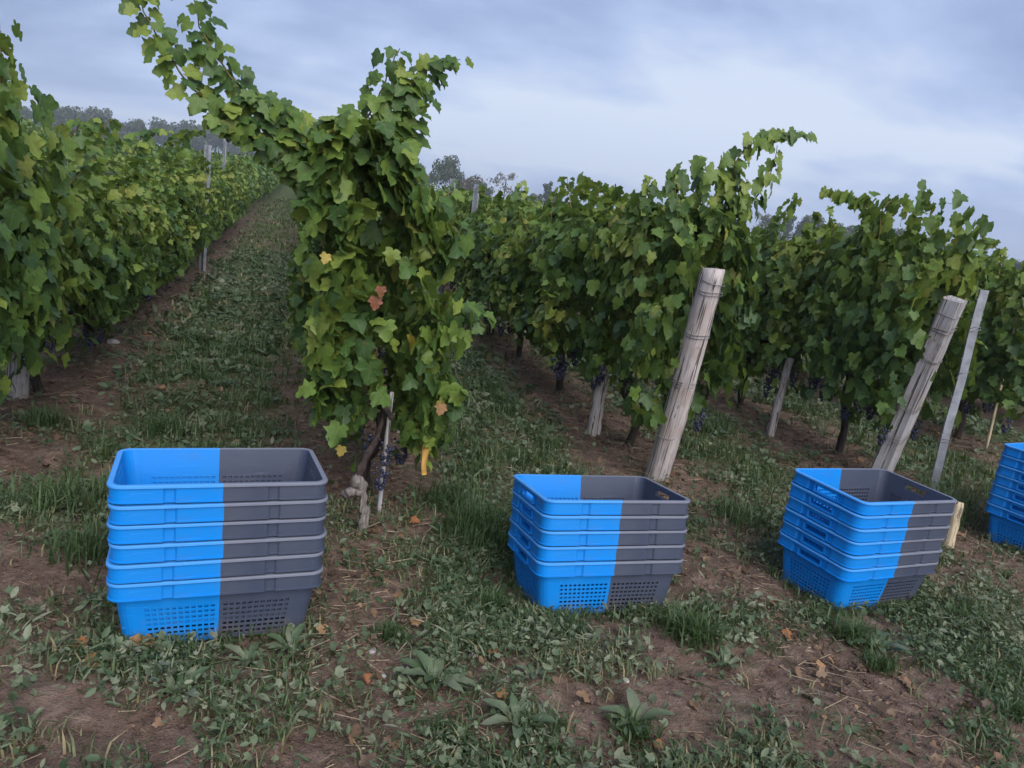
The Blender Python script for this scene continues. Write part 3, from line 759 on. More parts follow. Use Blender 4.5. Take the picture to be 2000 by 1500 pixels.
for sd_, pts in enumerate([[(.14, 3.38, .02), (-.1, 3.35, .27), (-.26, 3.35, .36), (-.38, 3.35, .51), (-.44, 3.35, .68)],
                           [(.12, 3.38, -.02), (-.18, 3.35, .22), (-.37, 3.35, .28), (-.5, 3.35, .41), (-.6, 3.35, .56), (-.62, 3.35, .70)],
                           [(.14, 3.36, -.02), (-.10, 3.33, .13), (-.28, 3.33, .19), (-.36, 3.33, .22)], [(.10, 3.38, .0), (.0, 3.36, .22), (-.16, 3.35, .31), (-.22, 3.35, .30)],
                           [(.18, 3.38, .05), (.25, 3.35, .3), (.32, 3.35, .48), (.36, 3.35, .59)], [(.25, 3.38, .05), (.38, 3.35, .36), (.47, 3.35, .53), (.61, 3.35, .585)],
                           [(.29, 3.38, .0), (.41, 3.35, .28), (.46, 3.35, .42), (.52, 3.35, .52)], [(.24, 3.38, .0), (.33, 3.34, .25), (.38, 3.34, .40), (.43, 3.34, .50)],
                           [(.40, 3.35, -.18), (.53, 3.32, -.03), (.62, 3.30, .05)], [(.60, 3.3, -.5), (.74, 3.25, -.42), (.82, 3.22, -.50)]]):
    shoot(tall, W2(pts, tall), 900 + sd_, spread=.07, size=(.065, .105), step=.0155)
for (p, ml, s_, nm) in [((-.10, -.46, .985), L_RED, .052, 'red withered leaf at the middle of the vine'), ((-.085, -.47, 1.03), L_RED, .040, None), ((-.30, -.40, 1.13), L_YEL, .042, 'yellow leaf on the left side of the vine'),
                        ((-.17, -.26, .29), L_YEL, .045, 'yellow leaf hanging low beside the crates'), ((.22, -.42, .55), L_BRO, .05, None)]:
    o = put_leaf(tall, p, (.1, -1, .2), (random.uniform(-.3, .3), -.1, -1), s_, ml[random.randrange(3)])
    if nm: o['label'] = nm
tag(tall, 'lone tall bushy vine with two leafy arms raised against the sky', 'vine', 'grape vines')
# yellow strip hanging under the tall vine
rb = []
for k in range(9):
    f = k / 8; rb.append((.006 * f + .003 * math.sin(7 * f), .006 * math.sin(6 * f), -.125 * f))
V = []; F = []
for k, p in enumerate(rb):
    w = .016 * (1 - .25 * (k / 8)); tw = .5 * math.sin(2.5 * k / 8)
    for dx, dy in ((-w, 0.0012), (w, .0012), (w, -.0012), (-w, -.0012)): V.append((p[0] + dx * math.cos(tw) - dy * math.sin(tw), p[1] + dx * math.sin(tw) + dy * math.cos(tw), p[2]))
for k in range(8):
    for q in range(4): F.append([k * 4 + q, k * 4 + (q + 1) % 4, k * 4 + 4 + (q + 1) % 4, k * 4 + 4 + q])
F += [[0, 1, 2, 3], [32, 35, 34, 33]]
mm = M('yellow_strip'); m_strip = mm.fin(mm.mix(mm.noise(60, 4), (.30, .17, .04), (.46, .28, .07)), .6, .3)
ys_ = mk('hanging_strip', np.array(V), F, m_strip, None, True); ys_.location = (.583, 3.05, .385)
tag(ys_, 'narrow yellow strip dangling beneath the tall lone vine', 'strip')

# vines of the rows
ROWS = {0: (3.62, 13, 'row at the left edge of the photo'), 1: (4.75, 11, 'row behind the tall lone vine'), 2: (4.32, 12, 'row ending at the round leaning post'), 3: (4.35, 11, 'row ending at the squared leaning post'),
        4: (4.85, 10, 'row right of the squared leaning post'), 5: (5.4, 8, 'sixth row, far right'), 6: (6.0, 7, 'seventh row, far right'), 7: (7.0, 6, 'eighth row, far right'), -1: (5.6, 10, 'second row left of the lane'), -2: (7.2, 8, 'third row left of the lane')}
ORDW = 'first second third fourth fifth sixth seventh eighth ninth tenth eleventh twelfth thirteenth'.split()
used = set(); VINES = {}; rv = random.Random(11)
for ri, (y0, n, who) in ROWS.items():
    for k in range(n):
        pi = rv.randrange(6); src = PV[pi]
        o = src if pi not in used else copy_tree(src); used.add(pi)
        y_ = y0 + 1.15 * k + rv.uniform(-.06, .06); x_ = ROWX[ri] + rv.uniform(-.03, .03)
        o.location = (x_, y_, gz(x_, y_)); o.rotation_euler = (0, 0, math.pi * rv.randrange(2) + rv.uniform(-.04, .04)); sc_ = rv.uniform(.96, 1.05) * {(2, 0): 1.2, (2, 1): 1.08, (3, 0): 1.22, (3, 1): 1.16, (4, 0): 1.16, (4, 1): 1.1, (0, 0): 1.12, (0, 1): 1.02}.get((ri, k), .90 if ri <= 0 else 1.0); o.scale = (rv.uniform(.92, 1.1), 1, sc_)
        tag(o, f'leafy green grape vine, {ORDW[k]} in the {who}', 'vine', 'grape vines')
        VINES[(ri, k)] = o
for pi in range(6):
    if pi not in used:
        for ch in list(PV[pi].children): bpy.data.objects.remove(ch)
        bpy.data.objects.remove(PV[pi])
# long shoots above the rows (each on its own vine)
def wshoot(key, pts, seed, **k):
    root_ = VINES[key]; bpy.context.view_layer.update(); inv = root_.matrix_world.inverted()
    shoot(root_, [tuple(inv @ Vector((p[0], p[1], p[2] + CAMZ))) for p in pts], seed, **k)
for i, (key, pts) in enumerate([
    ((2, 0), [(2.30, 3.95, -.05), (2.26, 3.82, .25), (2.25, 3.8, .43), (2.41, 3.8, .59), (2.66, 3.78, .62)]), ((2, 0), [(2.03, 3.9, -.05), (1.95, 3.82, .15), (1.90, 3.8, .32)]),
    ((2, 0), [(2.33, 3.95, .05), (2.42, 3.8, .27), (2.48, 3.8, .41), (2.48, 3.8, .53)]), ((2, 0), [(2.15, 3.9, -.02), (2.09, 3.8, .2), (2.15, 3.8, .33)]), ((2, 0), [(2.22, 3.9, .0), (2.28, 3.8, .2), (2.32, 3.78, .33)]),
    ((2, 0), [(2.1, 4.3, .0), (2.0, 4.3, .2), (2.02, 4.35, .30)]),
    ((3, 0), [(3.79, 4.35, .02), (3.6, 4.3, .3), (3.38, 4.3, .38), (3.2, 4.3, .385)]), ((3, 0), [(3.76, 4.35, .02), (3.68, 4.3, .28), (3.74, 4.3, .39), (3.85, 4.3, .39), (3.87, 4.3, .28)]), ((3, 1), [(3.62, 5.5, .0), (3.66, 5.35, .25), (3.72, 5.3, .40)]),
    ((3, 0), [(3.85, 4.2, -.05), (3.9, 4.1, .12), (4.0, 4.05, .22)]),
    ((4, 0), [(5.25, 5.0, -.05), (4.9, 4.95, .16), (4.9, 4.9, .27), (5.11, 4.9, .28)]), ((4, 0), [(5.44, 4.9, -.02), (5.42, 4.9, .15), (5.30, 4.9, .24), (5.17, 4.9, .255)]), ((4, 0), [(5.0, 5.0, -.05), (4.8, 4.95, .1), (4.68, 4.9, .2)]),
    ((2, 2), [(2.1, 5.85, .02), (2.1, 6.0, .2), (2.1, 6.12, .34)]), ((2, 1), [(2.1, 5.25, .02), (2.1, 5.36, .22), (2.1, 5.49, .31)]), ((2, 3), [(2.1, 7.2, .0), (2.1, 7.4, .18), (2.1, 7.46, .3)]), ((2, 2), [(2.12, 6.5, .0), (2.15, 6.5, .15), (2.2, 6.5, .26)]),
    ((0, 0), [(-1.12, 3.45, .0), (-1.09, 3.42, .25), (-1.08, 3.4, .44)]), ((0, 0), [(-1.14, 3.5, .0), (-1.13, 3.42, .22), (-1.11, 3.4, .36)]), ((0, 1), [(-1.2, 4.6, .0), (-1.12, 4.6, .14), (-1.05, 4.6, .2)]), ((0, 3), [(-1.3, 6.9, .05), (-1.2, 6.9, .25), (-1.05, 6.9, .28)]),
    ((0, 5), [(-1.3, 9.0, .15), (-1.2, 9.0, .35), (-1.0, 9.0, .42)]), ((0, 2), [(-1.3, 5.8, .05), (-1.25, 5.8, .2), (-1.2, 5.8, .27)])]):
    wshoot(key, pts, 1500 + i, spread=.06, size=(.06, .10), step=.017)
# single larger leaves on the row-end vines that face the verge
for key, cnt, x0, x1, z0, z1, yf in [((2, 0), 110, -.34, .36, .30, 1.5, -.52), ((3, 0), 80, -.36, .34, .32, 1.45, -.50), ((0, 0), 70, -.05, .38, .30, 1.5, -.55), ((4, 0), 40, -.36, .3, .4, 1.45, -.5)]:
    root_ = VINES[key]; flip = -1 if abs(root_.rotation_euler.z) > 1.5 else 1; r = random.Random(cnt)
    for k in range(cnt):
        z_ = r.uniform(z0, z1); f = (z_ - z0) / (z1 - z0); wsc = math.sqrt(max(.15, 1 - abs(2 * f - .95) ** 3))
        x_ = r.uniform(x0, x1) * wsc; y_ = yf - .06 + r.random() * .2
        if key == (0, 0): x_, y_ = .34 * wsc + r.uniform(-.06, .03), r.uniform(-.5, .5)
        nr = (x_ * 1.2 + r.gauss(0, .35), -.7 + r.gauss(0, .35), .45 + r.gauss(0, .3)) if key != (0, 0) else (.9, -.4 + r.gauss(0, .3), .4 + r.gauss(0, .3))
        put_leaf(root_, (x_ * flip, y_ * flip, z_), (nr[0] * flip, nr[1] * flip, nr[2]), (r.gauss(0, .4), r.gauss(0, .3), -1), r.uniform(.055, .095), LEAVES[r.randrange(len(LEAVES))])
# every remaining vine, too far to tell apart: one mass
rng = np.random.default_rng(5); PP, NN, SS = [], [], []
for x_ in ALLROWS:
    ri = [k for k, v_ in ROWX.items() if abs(v_ - x_) < 1e-6]
    ystart = ROWS[ri[0]][0] + 1.15 * ROWS[ri[0]][1] - .3 if ri else max(7.5, (x_ / 1.35 if x_ > 0 else -x_ * 2.3) - 1.5)
    for (ya, yb, dens, sz) in ((ystart, 30, 330, .115), (30, 75, 130, .19)):
        ya = max(ya, ystart)
        if yb <= ya: continue
        n = int((yb - ya) * dens)
        y = rng.uniform(ya, yb, n); dd = np.abs(x_)
        z = .36 + 1.12 * rng.random(n) ** (.8 if (x_ > 8 or x_ < -4) else 1.0)
        top = 1.18 + .22 * (vnoise(np.stack([y * 1.1 + x_ * 5, y * 0], 1), 31)) + .22 * (vnoise(np.stack([y * 4.3 + x_ * 9, y * 0], 1), 32) ** 3) * 1.6
        z = np.minimum(z * top / 1.48, top)
        s = rng.choice([-1, 1], n); w = .32 * np.sqrt(np.clip(1 - np.abs((z - .36) / (top - .36) * 2 - .92) ** 3.2, .08, 1)) * (.7 + .6 * vnoise(np.stack([y * 2.2, z * 2.2 + x_], 1), 33))
        x = x_ + s * w * rng.random(n) ** .4
        vis = (y > x / 1.5 - 1.5) & (y > -x / .40 - 1.5) if True else None
        P_ = np.stack([x, y, z + g(np.stack([x, y], 1))], 1)[vis]
        N_ = (np.stack([s * .8, np.zeros(n) - .15, np.full(n, .45)], 1) + rng.normal(0, .5, (n, 3)))[vis]
        PP.append(P_); NN.append(N_); SS.append(rng.uniform(.75, 1.25, len(P_)) * sz)
PP, NN, SS = np.concatenate(PP), np.concatenate(NN), np.concatenate(SS); n = len(PP)
tip = np.stack([rng.normal(0, .5, n), rng.normal(0, .5, n), np.full(n, -.9)], 1)
tint = np.clip(fbm(PP * 1.3, 40, 2) * .9 + rng.normal(0, .2, n), 0, 1)
V_, F_, T_, L_ = scatter(T_QUAD, PP, NN, tip, SS, tint, rng)
tag(mk('distant_vines', V_, F_, m_far, None, True, T_), 'rows of green vines merging in the distance', 'vines', None, 'stuff')
print('distant leaves', n)

# ------------------------------------------------------------------ trees on the skyline
def crown(seed, n, kind):
    rng = np.random.default_rng(seed); pos = []; 
    if kind == 'round': lobes = [(rng.normal(0, .16), rng.normal(0, .16), rng.uniform(.40, .88), rng.uniform(.14, .24)) for _ in range(16)]
    elif kind == 'tall': lobes = [(rng.normal(0, .05), rng.normal(0, .05), z, .13 * (1.08 - z) ** .6 + .03) for z in np.linspace(.2, .97, 15)]
    else: lobes = [(rng.normal(0, .22), rng.normal(0, .22), rng.uniform(.5, .92), rng.uniform(.07, .12)) for _ in range(20)]
    q = rng.integers(0, len(lobes), n); d = rng.normal(0, 1, (n, 3)); d /= np.linalg.norm(d, axis=1)[:, None]; rad = rng.random(n) ** .4
    Lb = np.array(lobes)[q]; P_ = Lb[:, :3] + d * (Lb[:, 3] * rad)[:, None] * np.array([1, 1, .85])
    return P_, d + rng.normal(0, .4, (n, 3)), rng
def tree_proto(name, seed, n, kind, stops, leaf):
    root = empty(name); P_, N_, rng = crown(seed, n, kind)
    V_, F_, T_, L_ = scatter(T_QUAD, P_, N_, rng.normal(0, 1, (n, 3)), rng.uniform(.7, 1.3, n) * leaf, rng.random(n), rng)
    c = mk('crown', V_, F_, leaf_mat(name + '_leaf', stops, .2, False, False), root, True, T_); 
    r = random.Random(seed); parts = [tube(spline([(0, 0, -.05), (.005, 0, .3), (-.005, 0, .75)], 8), np.linspace(.022, .007, 8), 6)]
    for k in range(7):
        th = r.uniform(0, 6.28); z0 = r.uniform(.25, .55); L = r.uniform(.14, .26) * (.35 if kind == 'tall' else 1)
        parts.append(tube(spline([(0, 0, z0), (L * .5 * math.cos(th), L * .5 * math.sin(th), z0 + .12), (L * math.cos(th), L * math.sin(th), z0 + .32)], 6), np.linspace(.010, .003, 6), 5))
    v, f = join(parts); mk('trunk', v, f, m_tree, root, True); return root
G1 = [(0, (.020, .040, .014)), (1, (.055, .085, .030))]; G2 = [(0, (.035, .055, .028)), (1, (.085, .105, .05))]; G3 = [(0, (.07, .055, .03)), (1, (.13, .105, .06))]
protos = {'a': tree_proto('woodland_tree', 1, 2800, 'round', G2, .05), 'b': tree_proto('woodland_tree', 2, 2800, 'round', G1, .05), 'c': tree_proto('woodland_tree', 3, 1100, 'tall', G1, .045),
          'd': tree_proto('woodland_tree', 4, 420, 'sparse', G3, .035), 'e': tree_proto('woodland_tree', 5, 2200, 'round', G3, .05)}
taken = set()
def tree(kind, x_, y_, ztop, label, group=None, wide=1.0):
    o = protos[kind] if kind not in taken else copy_tree(protos[kind]); taken.add(kind)
    zb = gz(x_, y_); h = ztop - zb; o.location = (x_, y_, zb - .2); w = h * wide * random.uniform(.9, 1.1); o.scale = (w, w, h + .2); o.rotation_euler = (0, 0, random.uniform(0, 6.28))
    tag(o, label, 'tree', group)
LEFT = [[-54.6, 161.0, 8.3], [-52.1, 161.8, 8.5], [-50.3, 162.4, 8.6], [-48.5, 162.9, 8.4], [-46.2, 163.6, 8.4], [-44.3, 164.1, 8.6], [-42.1, 164.7, 9.3], [-39.9, 165.2, 9.5], [-37.8, 165.8, 9.4], [-35.8, 166.2, 8.4], [-33.6, 166.7, 7.9], [-31.3, 167.1, 8.0], [-29.1, 167.5, 8.6], [-26.8, 167.9, 9.2], [-24.3, 168.3, 9.1], [-21.8, 168.6, 9.8], [-19.3, 168.9, 9.5], [-16.9, 169.2, 10.0], [-14.2, 169.4, 9.4], [-11.4, 169.6, 9.8], [-8.5, 169.8, 9.7], [-5.0, 169.9, 9.5]]
random.seed(21)
for i, (x_, y_, zt) in enumerate(LEFT):
    tree('abab'[i % 4], x_ * 1.35 + random.uniform(-.6, .6), y_ * 1.35 + random.uniform(-5, 5), (zt - 1.4) * 1.55 + 1.4 + random.uniform(-.7, .7), 'hazy grey green tree in the wood line at upper left', 'trees of the hazy wood line', .75)
for (k, x_, y_, zt, lb, w) in [('e', 16.5, 128.9, 8.4, 'grey hazy tree just right of the tall lone vine', .8), ('a', 18.6, 128.7, 7.4, 'smaller grey tree between the tall vine and the dark round tree', .8), ('b', 23.2, 128.1, 9.4, 'dark round dense tree standing highest on the skyline', .72),
                               ('e', 26.8, 127.2, 6.7, 'brownish tree just right of the dark round tree', .95), ('a', 29.4, 126.7, 6.1, 'low green tree between the brownish and the bare one', .8), ('d', 32.7, 125.8, 8.0, 'thinly leaved tree with visible branches on the skyline', 1.0),
                               ('a', 37.4, 124.4, 5.2, 'low tree left of the pointed tree', .8), ('c', 39.6, 123.8, 6.9, 'narrow pointed tree on the skyline above the vines', 1.0), ('c', 40.9, 123.4, 5.6, 'shorter pointed tree beside the narrow one', 1.0)]:
    tree(k, x_, y_, zt, lb, 'trees on the skyline', w)
for i, (x_, y_, zt) in enumerate([[70.9, 109.0, 6.7], [72.5, 107.9, 6.4], [74.4, 106.6, 6.7], [76.5, 105.1, 7.3], [78.6, 103.5, 6.3], [80.5, 102.1, 6.4], [82.5, 100.5, 6.5], [86.0, 97.5, 6.6], [87.6, 96.1, 6.7]]):
    tree('dacaebabb'[i], x_, y_, zt, 'pale grey green tree in the copse behind the shoots at right', 'trees of the copse at right', .85)
for (x_, y_, zt) in [[95.7, 88.0, 3.4], [96.8, 86.8, 3.4], [97.7, 85.8, 4.1], [98.7, 84.6, 4.0], [99.9, 83.2, 3.9]]:
    tree('b', x_, y_, zt, 'dark low tree on the horizon at the far right edge', 'trees at the far right', .9)

# ------------------------------------------------------------------ ground cover
def rowdist(P):
    """distance to the nearest row line; the worked strip bends a little left on the verge"""
    sh = np.clip((3.4 - P[:, 1]) / 1.6, 0, 1) * .18
    return np.min(np.abs((P[:, 0] + sh)[:, None] - AR[None, :]), 1)
def cover(P):
    d = rowdist(P); lane = np.clip((d - .24) / .30, 0, 1); nz = fbm(P * 2.2, 60, 3); nf = fbm(P * 6.5, 61, 2)
    verge = np.clip((3.3 - P[:, 1]) / .6, 0, 1)
    lane_v = np.clip((d - .10) / .30, 0, 1)
    c = (1 - verge) * (lane * (.45 + .9 * nz) + .30 * nz) + verge * (lane_v * .85 + .12) * np.clip((nz - .40) * 4.2, 0.04, 1.1)
    c = c * np.clip((nf - .22) * 2.6, .1, 1.15)
    for base, n in SM:
        o = base.translation; c = c * (np.hypot((P[:, 0] - o.x) / .30, (P[:, 1] - o.y) / .20) > 1.0)
    return np.clip(c, 0, 1.2)
def sample(n, x0, x1, y0, y1, rng, dens=cover, pw=1.0):
    acc = np.zeros((0, 2))
    while len(acc) < n:
        m = 4 * n; y = y0 + (y1 - y0) * rng.random(m) ** pw; P_ = np.stack([rng.uniform(x0, x1, m), y], 1)
        P_ = P_[(P_[:, 0] > -.36 * P_[:, 1] - .35) & (P_[:, 0] < 1.25 * P_[:, 1] + .35)]
        acc = np.vstack([acc, P_[rng.random(len(P_)) < dens(P_)]])
    return acc[:n]
def blades(P, rng, hmin, hmax, wid, tint, lean=.55, clump=None):
    n = len(P); z = g(P); az = rng.uniform(0, 2 * np.pi, n); h = rng.uniform(hmin, hmax, n); ln = rng.uniform(.15, 1, n) * lean
    d = np.stack([np.cos(az), np.sin(az), np.zeros(n)], 1); sd = np.stack([-np.sin(az), np.cos(az), np.zeros(n)], 1) * (wid * rng.uniform(.6, 1.4, n))[:, None]
    b = np.stack([P[:, 0], P[:, 1], z - .008], 1); up = np.array([0, 0, 1.])
    m1 = b + d * (h * ln * .28)[:, None] + up * (h * .55)[:, None]; t = b + d * (h * ln)[:, None] + up * (h * (1 - .42 * ln))[:, None]
    V_ = np.stack([b - sd, b + sd, m1 + sd * .8, m1 - sd * .8, t], 1).reshape(-1, 3); k = (np.arange(n) * 5)[:, None]
    F_ = [k + np.array([[0, 1, 2, 3]]), k + np.array([[3, 2, 4]])]
    return V_, F_, np.repeat(tint, 5)
rng = np.random.default_rng(8)
def tuftify(C_, per, rad, rng): return np.repeat(C_, per, 0) + rng.normal(0, rad, (len(C_) * per, 2))
c1 = np.vstack([sample(3900, -2.2, 5.0, 1.25, 3.4, rng), sample(2600, -2.2, 5.5, 3.2, 7.5, rng)]); P1 = tuftify(c1, 9, .022, rng)
t1 = np.clip(np.repeat(fbm(c1 * 1.7, 70, 2) * 1.1 + .02 + rng.normal(0, .16, len(c1)), 9) + rng.normal(0, .10, len(P1)), 0, .9); t1 = np.where(rng.random(len(P1)) < .09, rng.uniform(.9, 1, len(P1)), t1)
hs = np.clip((P1[:, 1] - 2.0) / 1.5, 0, 1)
Va, Fa, Ta = blades(P1, rng, .02, .085, .0028, t1, 1.15)
# long grass in the lanes behind the crates
def lane_d(P): return cover(P) * (np.clip((rowdist(P) - .3) / .25, 0, 1)) * (P[:, 1] > 2.75) * (fbm(P * 1.5, 71, 2) > .38)
c5 = []
for base, n in SM:                                              # grass pressed up against the crates
    for q in range(60):
        t_ = rng.uniform(0, 1); p_ = base @ Vector((-.28 + .56 * t_, -.185 + rng.normal(0, .015), 0)) if q < 40 else base @ Vector((-.275 + rng.normal(0, .015), -.17 + .34 * t_, 0)); c5.append((p_.x, p_.y))
c1 = np.vstack([c1, np.array(c5)]); P1 = np.vstack([P1, tuftify(np.array(c5), 9, .018, rng)]); t1 = np.concatenate([t1, rng.uniform(.2, .85, len(c5) * 9)])
Va, Fa, Ta = blades(P1, rng, .02, .085, .0028, t1, 1.15)
c2 = sample(750, -2.0, 5.5, 2.8, 7.0, rng, lane_d); P2 = tuftify(c2, 12, .035, rng)
Vb, Fb, Tb = blades(P2, rng, .05, .16, .0030, np.clip(np.repeat(rng.uniform(.1, .8, len(c2)), 12) + rng.normal(0, .1, len(P2)), 0, .92), .85)
c3 = sample(11000, -6, 9, 6.5, 34, rng, pw=1.5); P3 = tuftify(c3, 4, .07, rng)
Vc, Fc, Tc = blades(P3, rng, .03, .10, .012, np.clip(np.repeat(rng.uniform(.25, .9, len(c3)), 4) + rng.normal(0, .1, len(P3)), 0, .95), .9)
V = np.concatenate([Va, Vb, Vc]); o1, o2 = len(Va), len(Va) + len(Vb)
tag(mk('grass', V, [np.concatenate([Fa[0], Fb[0] + o1, Fc[0] + o2]), np.concatenate([Fa[1], Fb[1] + o1, Fc[1] + o2])], m_grass, None, True, np.concatenate([Ta, Tb, Tc])), 'green and dry grass growing on the verge and lanes', 'grass', None, 'stuff')
# low broad-leaved weeds
c4 = np.vstack([sample(5200, -2.2, 5.0, 1.25, 3.4, rng), sample(8500, -2.6, 6.5, 3.2, 13, rng, pw=1.4)]); P4 = tuftify(c4, 11, .036, rng); n = len(P4)
pos = np.stack([P4[:, 0], P4[:, 1], g(P4) + rng.uniform(.004, .05, n)], 1)
nrm = np.stack([rng.normal(0, .8, n), rng.normal(0, .8, n) - .1, np.ones(n)], 1); tip = rng.normal(0, 1, (n, 3)); tip[:, 2] *= .6
T_OV = [(np.array([(0, 0, 0), (.22, .3, .04), (.2, .7, .0), (0, 1, -.12), (-.2, .7, .0), (-.22, .3, .04), (0, .5, -.04)]), np.array([[0, 1, 6], [1, 2, 6], [2, 3, 6], [3, 4, 6], [4, 5, 6], [5, 0, 6]]), np.zeros((7, 3))),
        (np.array([(0, 0, 0), (.09, .3, .05), (.10, .8, -.02), (0, 1.5, -.25), (-.10, .8, -.02), (-.09, .3, .05), (0, .7, -.06)]), np.array([[0, 1, 6], [1, 2, 6], [2, 3, 6], [3, 4, 6], [4, 5, 6], [5, 0, 6]]), np.zeros((7, 3))),
        (np.array([(0, 0, 0), (.34, .2, .08), (.42, .55, .0), (.12, .6, -.05), (0, 1.05, -.1), (-.12, .6, -.05), (-.42, .55, .0), (-.34, .2, .08)]), np.array([[0, 1, 2], [0, 2, 3], [0, 3, 4], [0, 4, 5], [0, 5, 6], [0, 6, 7]]), np.zeros((8, 3)))]
tw = np.clip(np.repeat(fbm(c4 * 1.9, 75, 2) + rng.normal(.02, .22, len(c4)), 11) + rng.normal(0, .10, n), 0, 1)
V_, F_, T_, L_ = scatter(T_OV, pos, nrm, tip, (.007 + .030 * rng.random(n) ** 2) * np.repeat(rng.uniform(.7, 1.3, len(c4)), 11) * (1 + 1.1 * np.clip((P4[:, 1] - 3.2) / 3, 0, 1)), tw, rng)
tag(mk('weeds', V_, F_, m_weed, None, True, T_), 'low broad-leaved weeds creeping over the soil', 'weeds', None, 'stuff')
# dead stems and straw, mostly along the worked strips
def strawd(P): d = rowdist(P); return np.clip(.75 - d / .45, .10, 1) * (.35 + .65 * fbm(P * 3, 80, 2)) * (1 if True else 0)
P5 = sample(17000, -2.2, 6, 1.25, 9, rng, strawd); n = len(P5); az = rng.uniform(0, np.pi, n) ; L = .012 + .09 * rng.random(n) ** 2.2
d = np.stack([np.cos(az), np.sin(az), rng.normal(0, .12, n)], 1); s = np.stack([-np.sin(az), np.cos(az), np.zeros(n)], 1) * rng.uniform(.0006, .0015, n)[:, None]
b = np.stack([P5[:, 0], P5[:, 1], g(P5) + rng.uniform(.004, .028, n)], 1); u = np.array([0, 0, .0016])
V_ = np.stack([b - s, b + s, b + d * L[:, None] + s, b + d * L[:, None] - s, b + u, b + d * L[:, None] + u], 1).reshape(-1, 3); k = (np.arange(n) * 6)[:, None, None]
F_ = (k + np.array([[0, 4, 5, 3], [4, 1, 2, 5]])[None]).reshape(-1, 4)
tag(mk('straw', V_, F_, m_straw, None, False, np.repeat(rng.random(n), 6)), 'dead stems and straw lying on the worked soil under the rows', 'straw', None, 'stuff')
# withered leaf scraps
m_litter = leaf_mat('leaf_litter', [(0, (.07, .042, .028)), (.5, (.15, .085, .05)), (.85, (.22, .13, .075)), (1, (.30, .17, .08))], .1, False, False)
P7 = sample(6500, -2.2, 6.5, 1.25, 9, rng, strawd); n = len(P7); pos = np.stack([P7[:, 0], P7[:, 1], g(P7) + rng.uniform(.006, .022, n)], 1)
V_, F_, T_, L_ = scatter(T_MID, pos, np.stack([rng.normal(0, .5, n), rng.normal(0, .5, n) - .2, np.ones(n)], 1), rng.normal(0, 1, (n, 3)), .008 + .034 * rng.random(n) ** 2.5, rng.random(n) ** 1.5, rng)
tag(mk('leaf_litter', V_, F_, m_litter, None, True, T_), 'brown withered leaf scraps strewn over the soil', 'leaf litter', None, 'stuff')
# soil crumbs
def crumbd(P): return np.clip(.9 - cover(P), .08, 1)
P6 = sample(24000, -2.0, 5, 1.25, 5.5, rng, crumbd, 1.2); n = len(P6)
oc = np.array([(1, 0, 0), (0, 1, 0), (-1, 0, 0), (0, -1, 0), (0, 0, .8), (0, 0, -.6)], float); of = np.array([[0, 1, 4], [1, 2, 4], [2, 3, 4], [3, 0, 4], [1, 0, 5], [2, 1, 5], [3, 2, 5], [0, 3, 5]])
sz = .0018 + .013 * rng.random(n) ** 4; jit = rng.uniform(.6, 1.35, (n, 6, 1))
V_ = (np.stack([P6[:, 0], P6[:, 1], g(P6) + .003], 1)[:, None, :] + oc[None] * jit * sz[:, None, None]).reshape(-1, 3); F_ = (of[None] + (np.arange(n) * 6)[:, None, None]).reshape(-1, 3)
tag(mk('soil_crumbs', V_, F_, m_soil, None, False), 'loose crumbs of brown soil on the bare patches', 'soil', None, 'stuff')

# single plants one can point at
m_tuft = m_grass
def grass_tuft(x_, y_, n, h, rad, label, seed, tintb=.3):
    rng = np.random.default_rng(seed); P_ = np.array([[x_, y_]]) + rng.normal(0, rad, (n, 2))
    V_, F_, T_ = blades(P_, rng, h * .55, h, .0030, np.clip(tintb + rng.normal(0, .14, n), 0, .95), 1.0)
    z_ = gz(x_, y_); o = mk('grass_tuft', V_ - np.array([x_, y_, z_]), F_, m_tuft, None, True, T_); o.location = (x_, y_, z_); tag(o, label, 'grass tuft', 'grass tufts on the verge')
for i, (x_, y_, n, h, rad, lb, tb) in enumerate([(.77, 2.42, 150, .13, .028, 'upright grass tuft just left of the five-crate stack', .3), (1.0, 2.23, 130, .10, .035, 'grass tuft against the front of the five-crate stack', .3), (1.45, 2.16, 260, .17, .05, 'biggest shaggy grass tuft in front of the five-crate stack', .35),
        (.38, 2.22, 90, .09, .02, 'small green tuft between the first two stacks', .25), (2.14, 2.14, 140, .14, .035, 'grass tuft under the front corner of the stack below the squared post', .3), (2.86, 2.28, 200, .12, .06, 'bushy green grass right of the stack below the squared post', .3),
        (2.10, 1.95, 120, .10, .03, 'grass tuft on the verge beyond the bare soil strip', .3), (.86, 3.02, 320, .24, .08, 'tall dense grass between the tall vine and the five-crate stack', .28), (.80, 3.35, 260, .20, .08, 'long grass just right of the hanging yellow strip', .3),
        (-.84, 3.15, 260, .20, .08, 'tall grass left of the first stack', .45), (-.62, 2.75, 180, .16, .06, 'grass clump close to the blue end of the first stack', .4), (-.60, 4.2, 240, .17, .06, 'bright green clump in the grassy lane', .3), (-1.16, 4.20, 160, .16, .05, 'dull grass at the foot of the post at the left edge', .5), (-.32, 3.7, 200, .15, .08, 'green clump in the lane behind the first stack', .3),
        (3.88, 3.42, 260, .30, .07, 'tall pale grass at the foot of the slim steel post', .6), (2.32, 3.25, 240, .18, .08, 'grass clump behind the five-crate stack beside the round post', .45), (2.42, 1.66, 130, .10, .04, 'grass tuft in the lower right corner', .2), (1.02, 1.70, 110, .09, .03, 'low grass tuft near the bottom middle', .3)]):
    grass_tuft(x_, y_, n, h, rad, lb, 300 + i, tb)
ovme = []
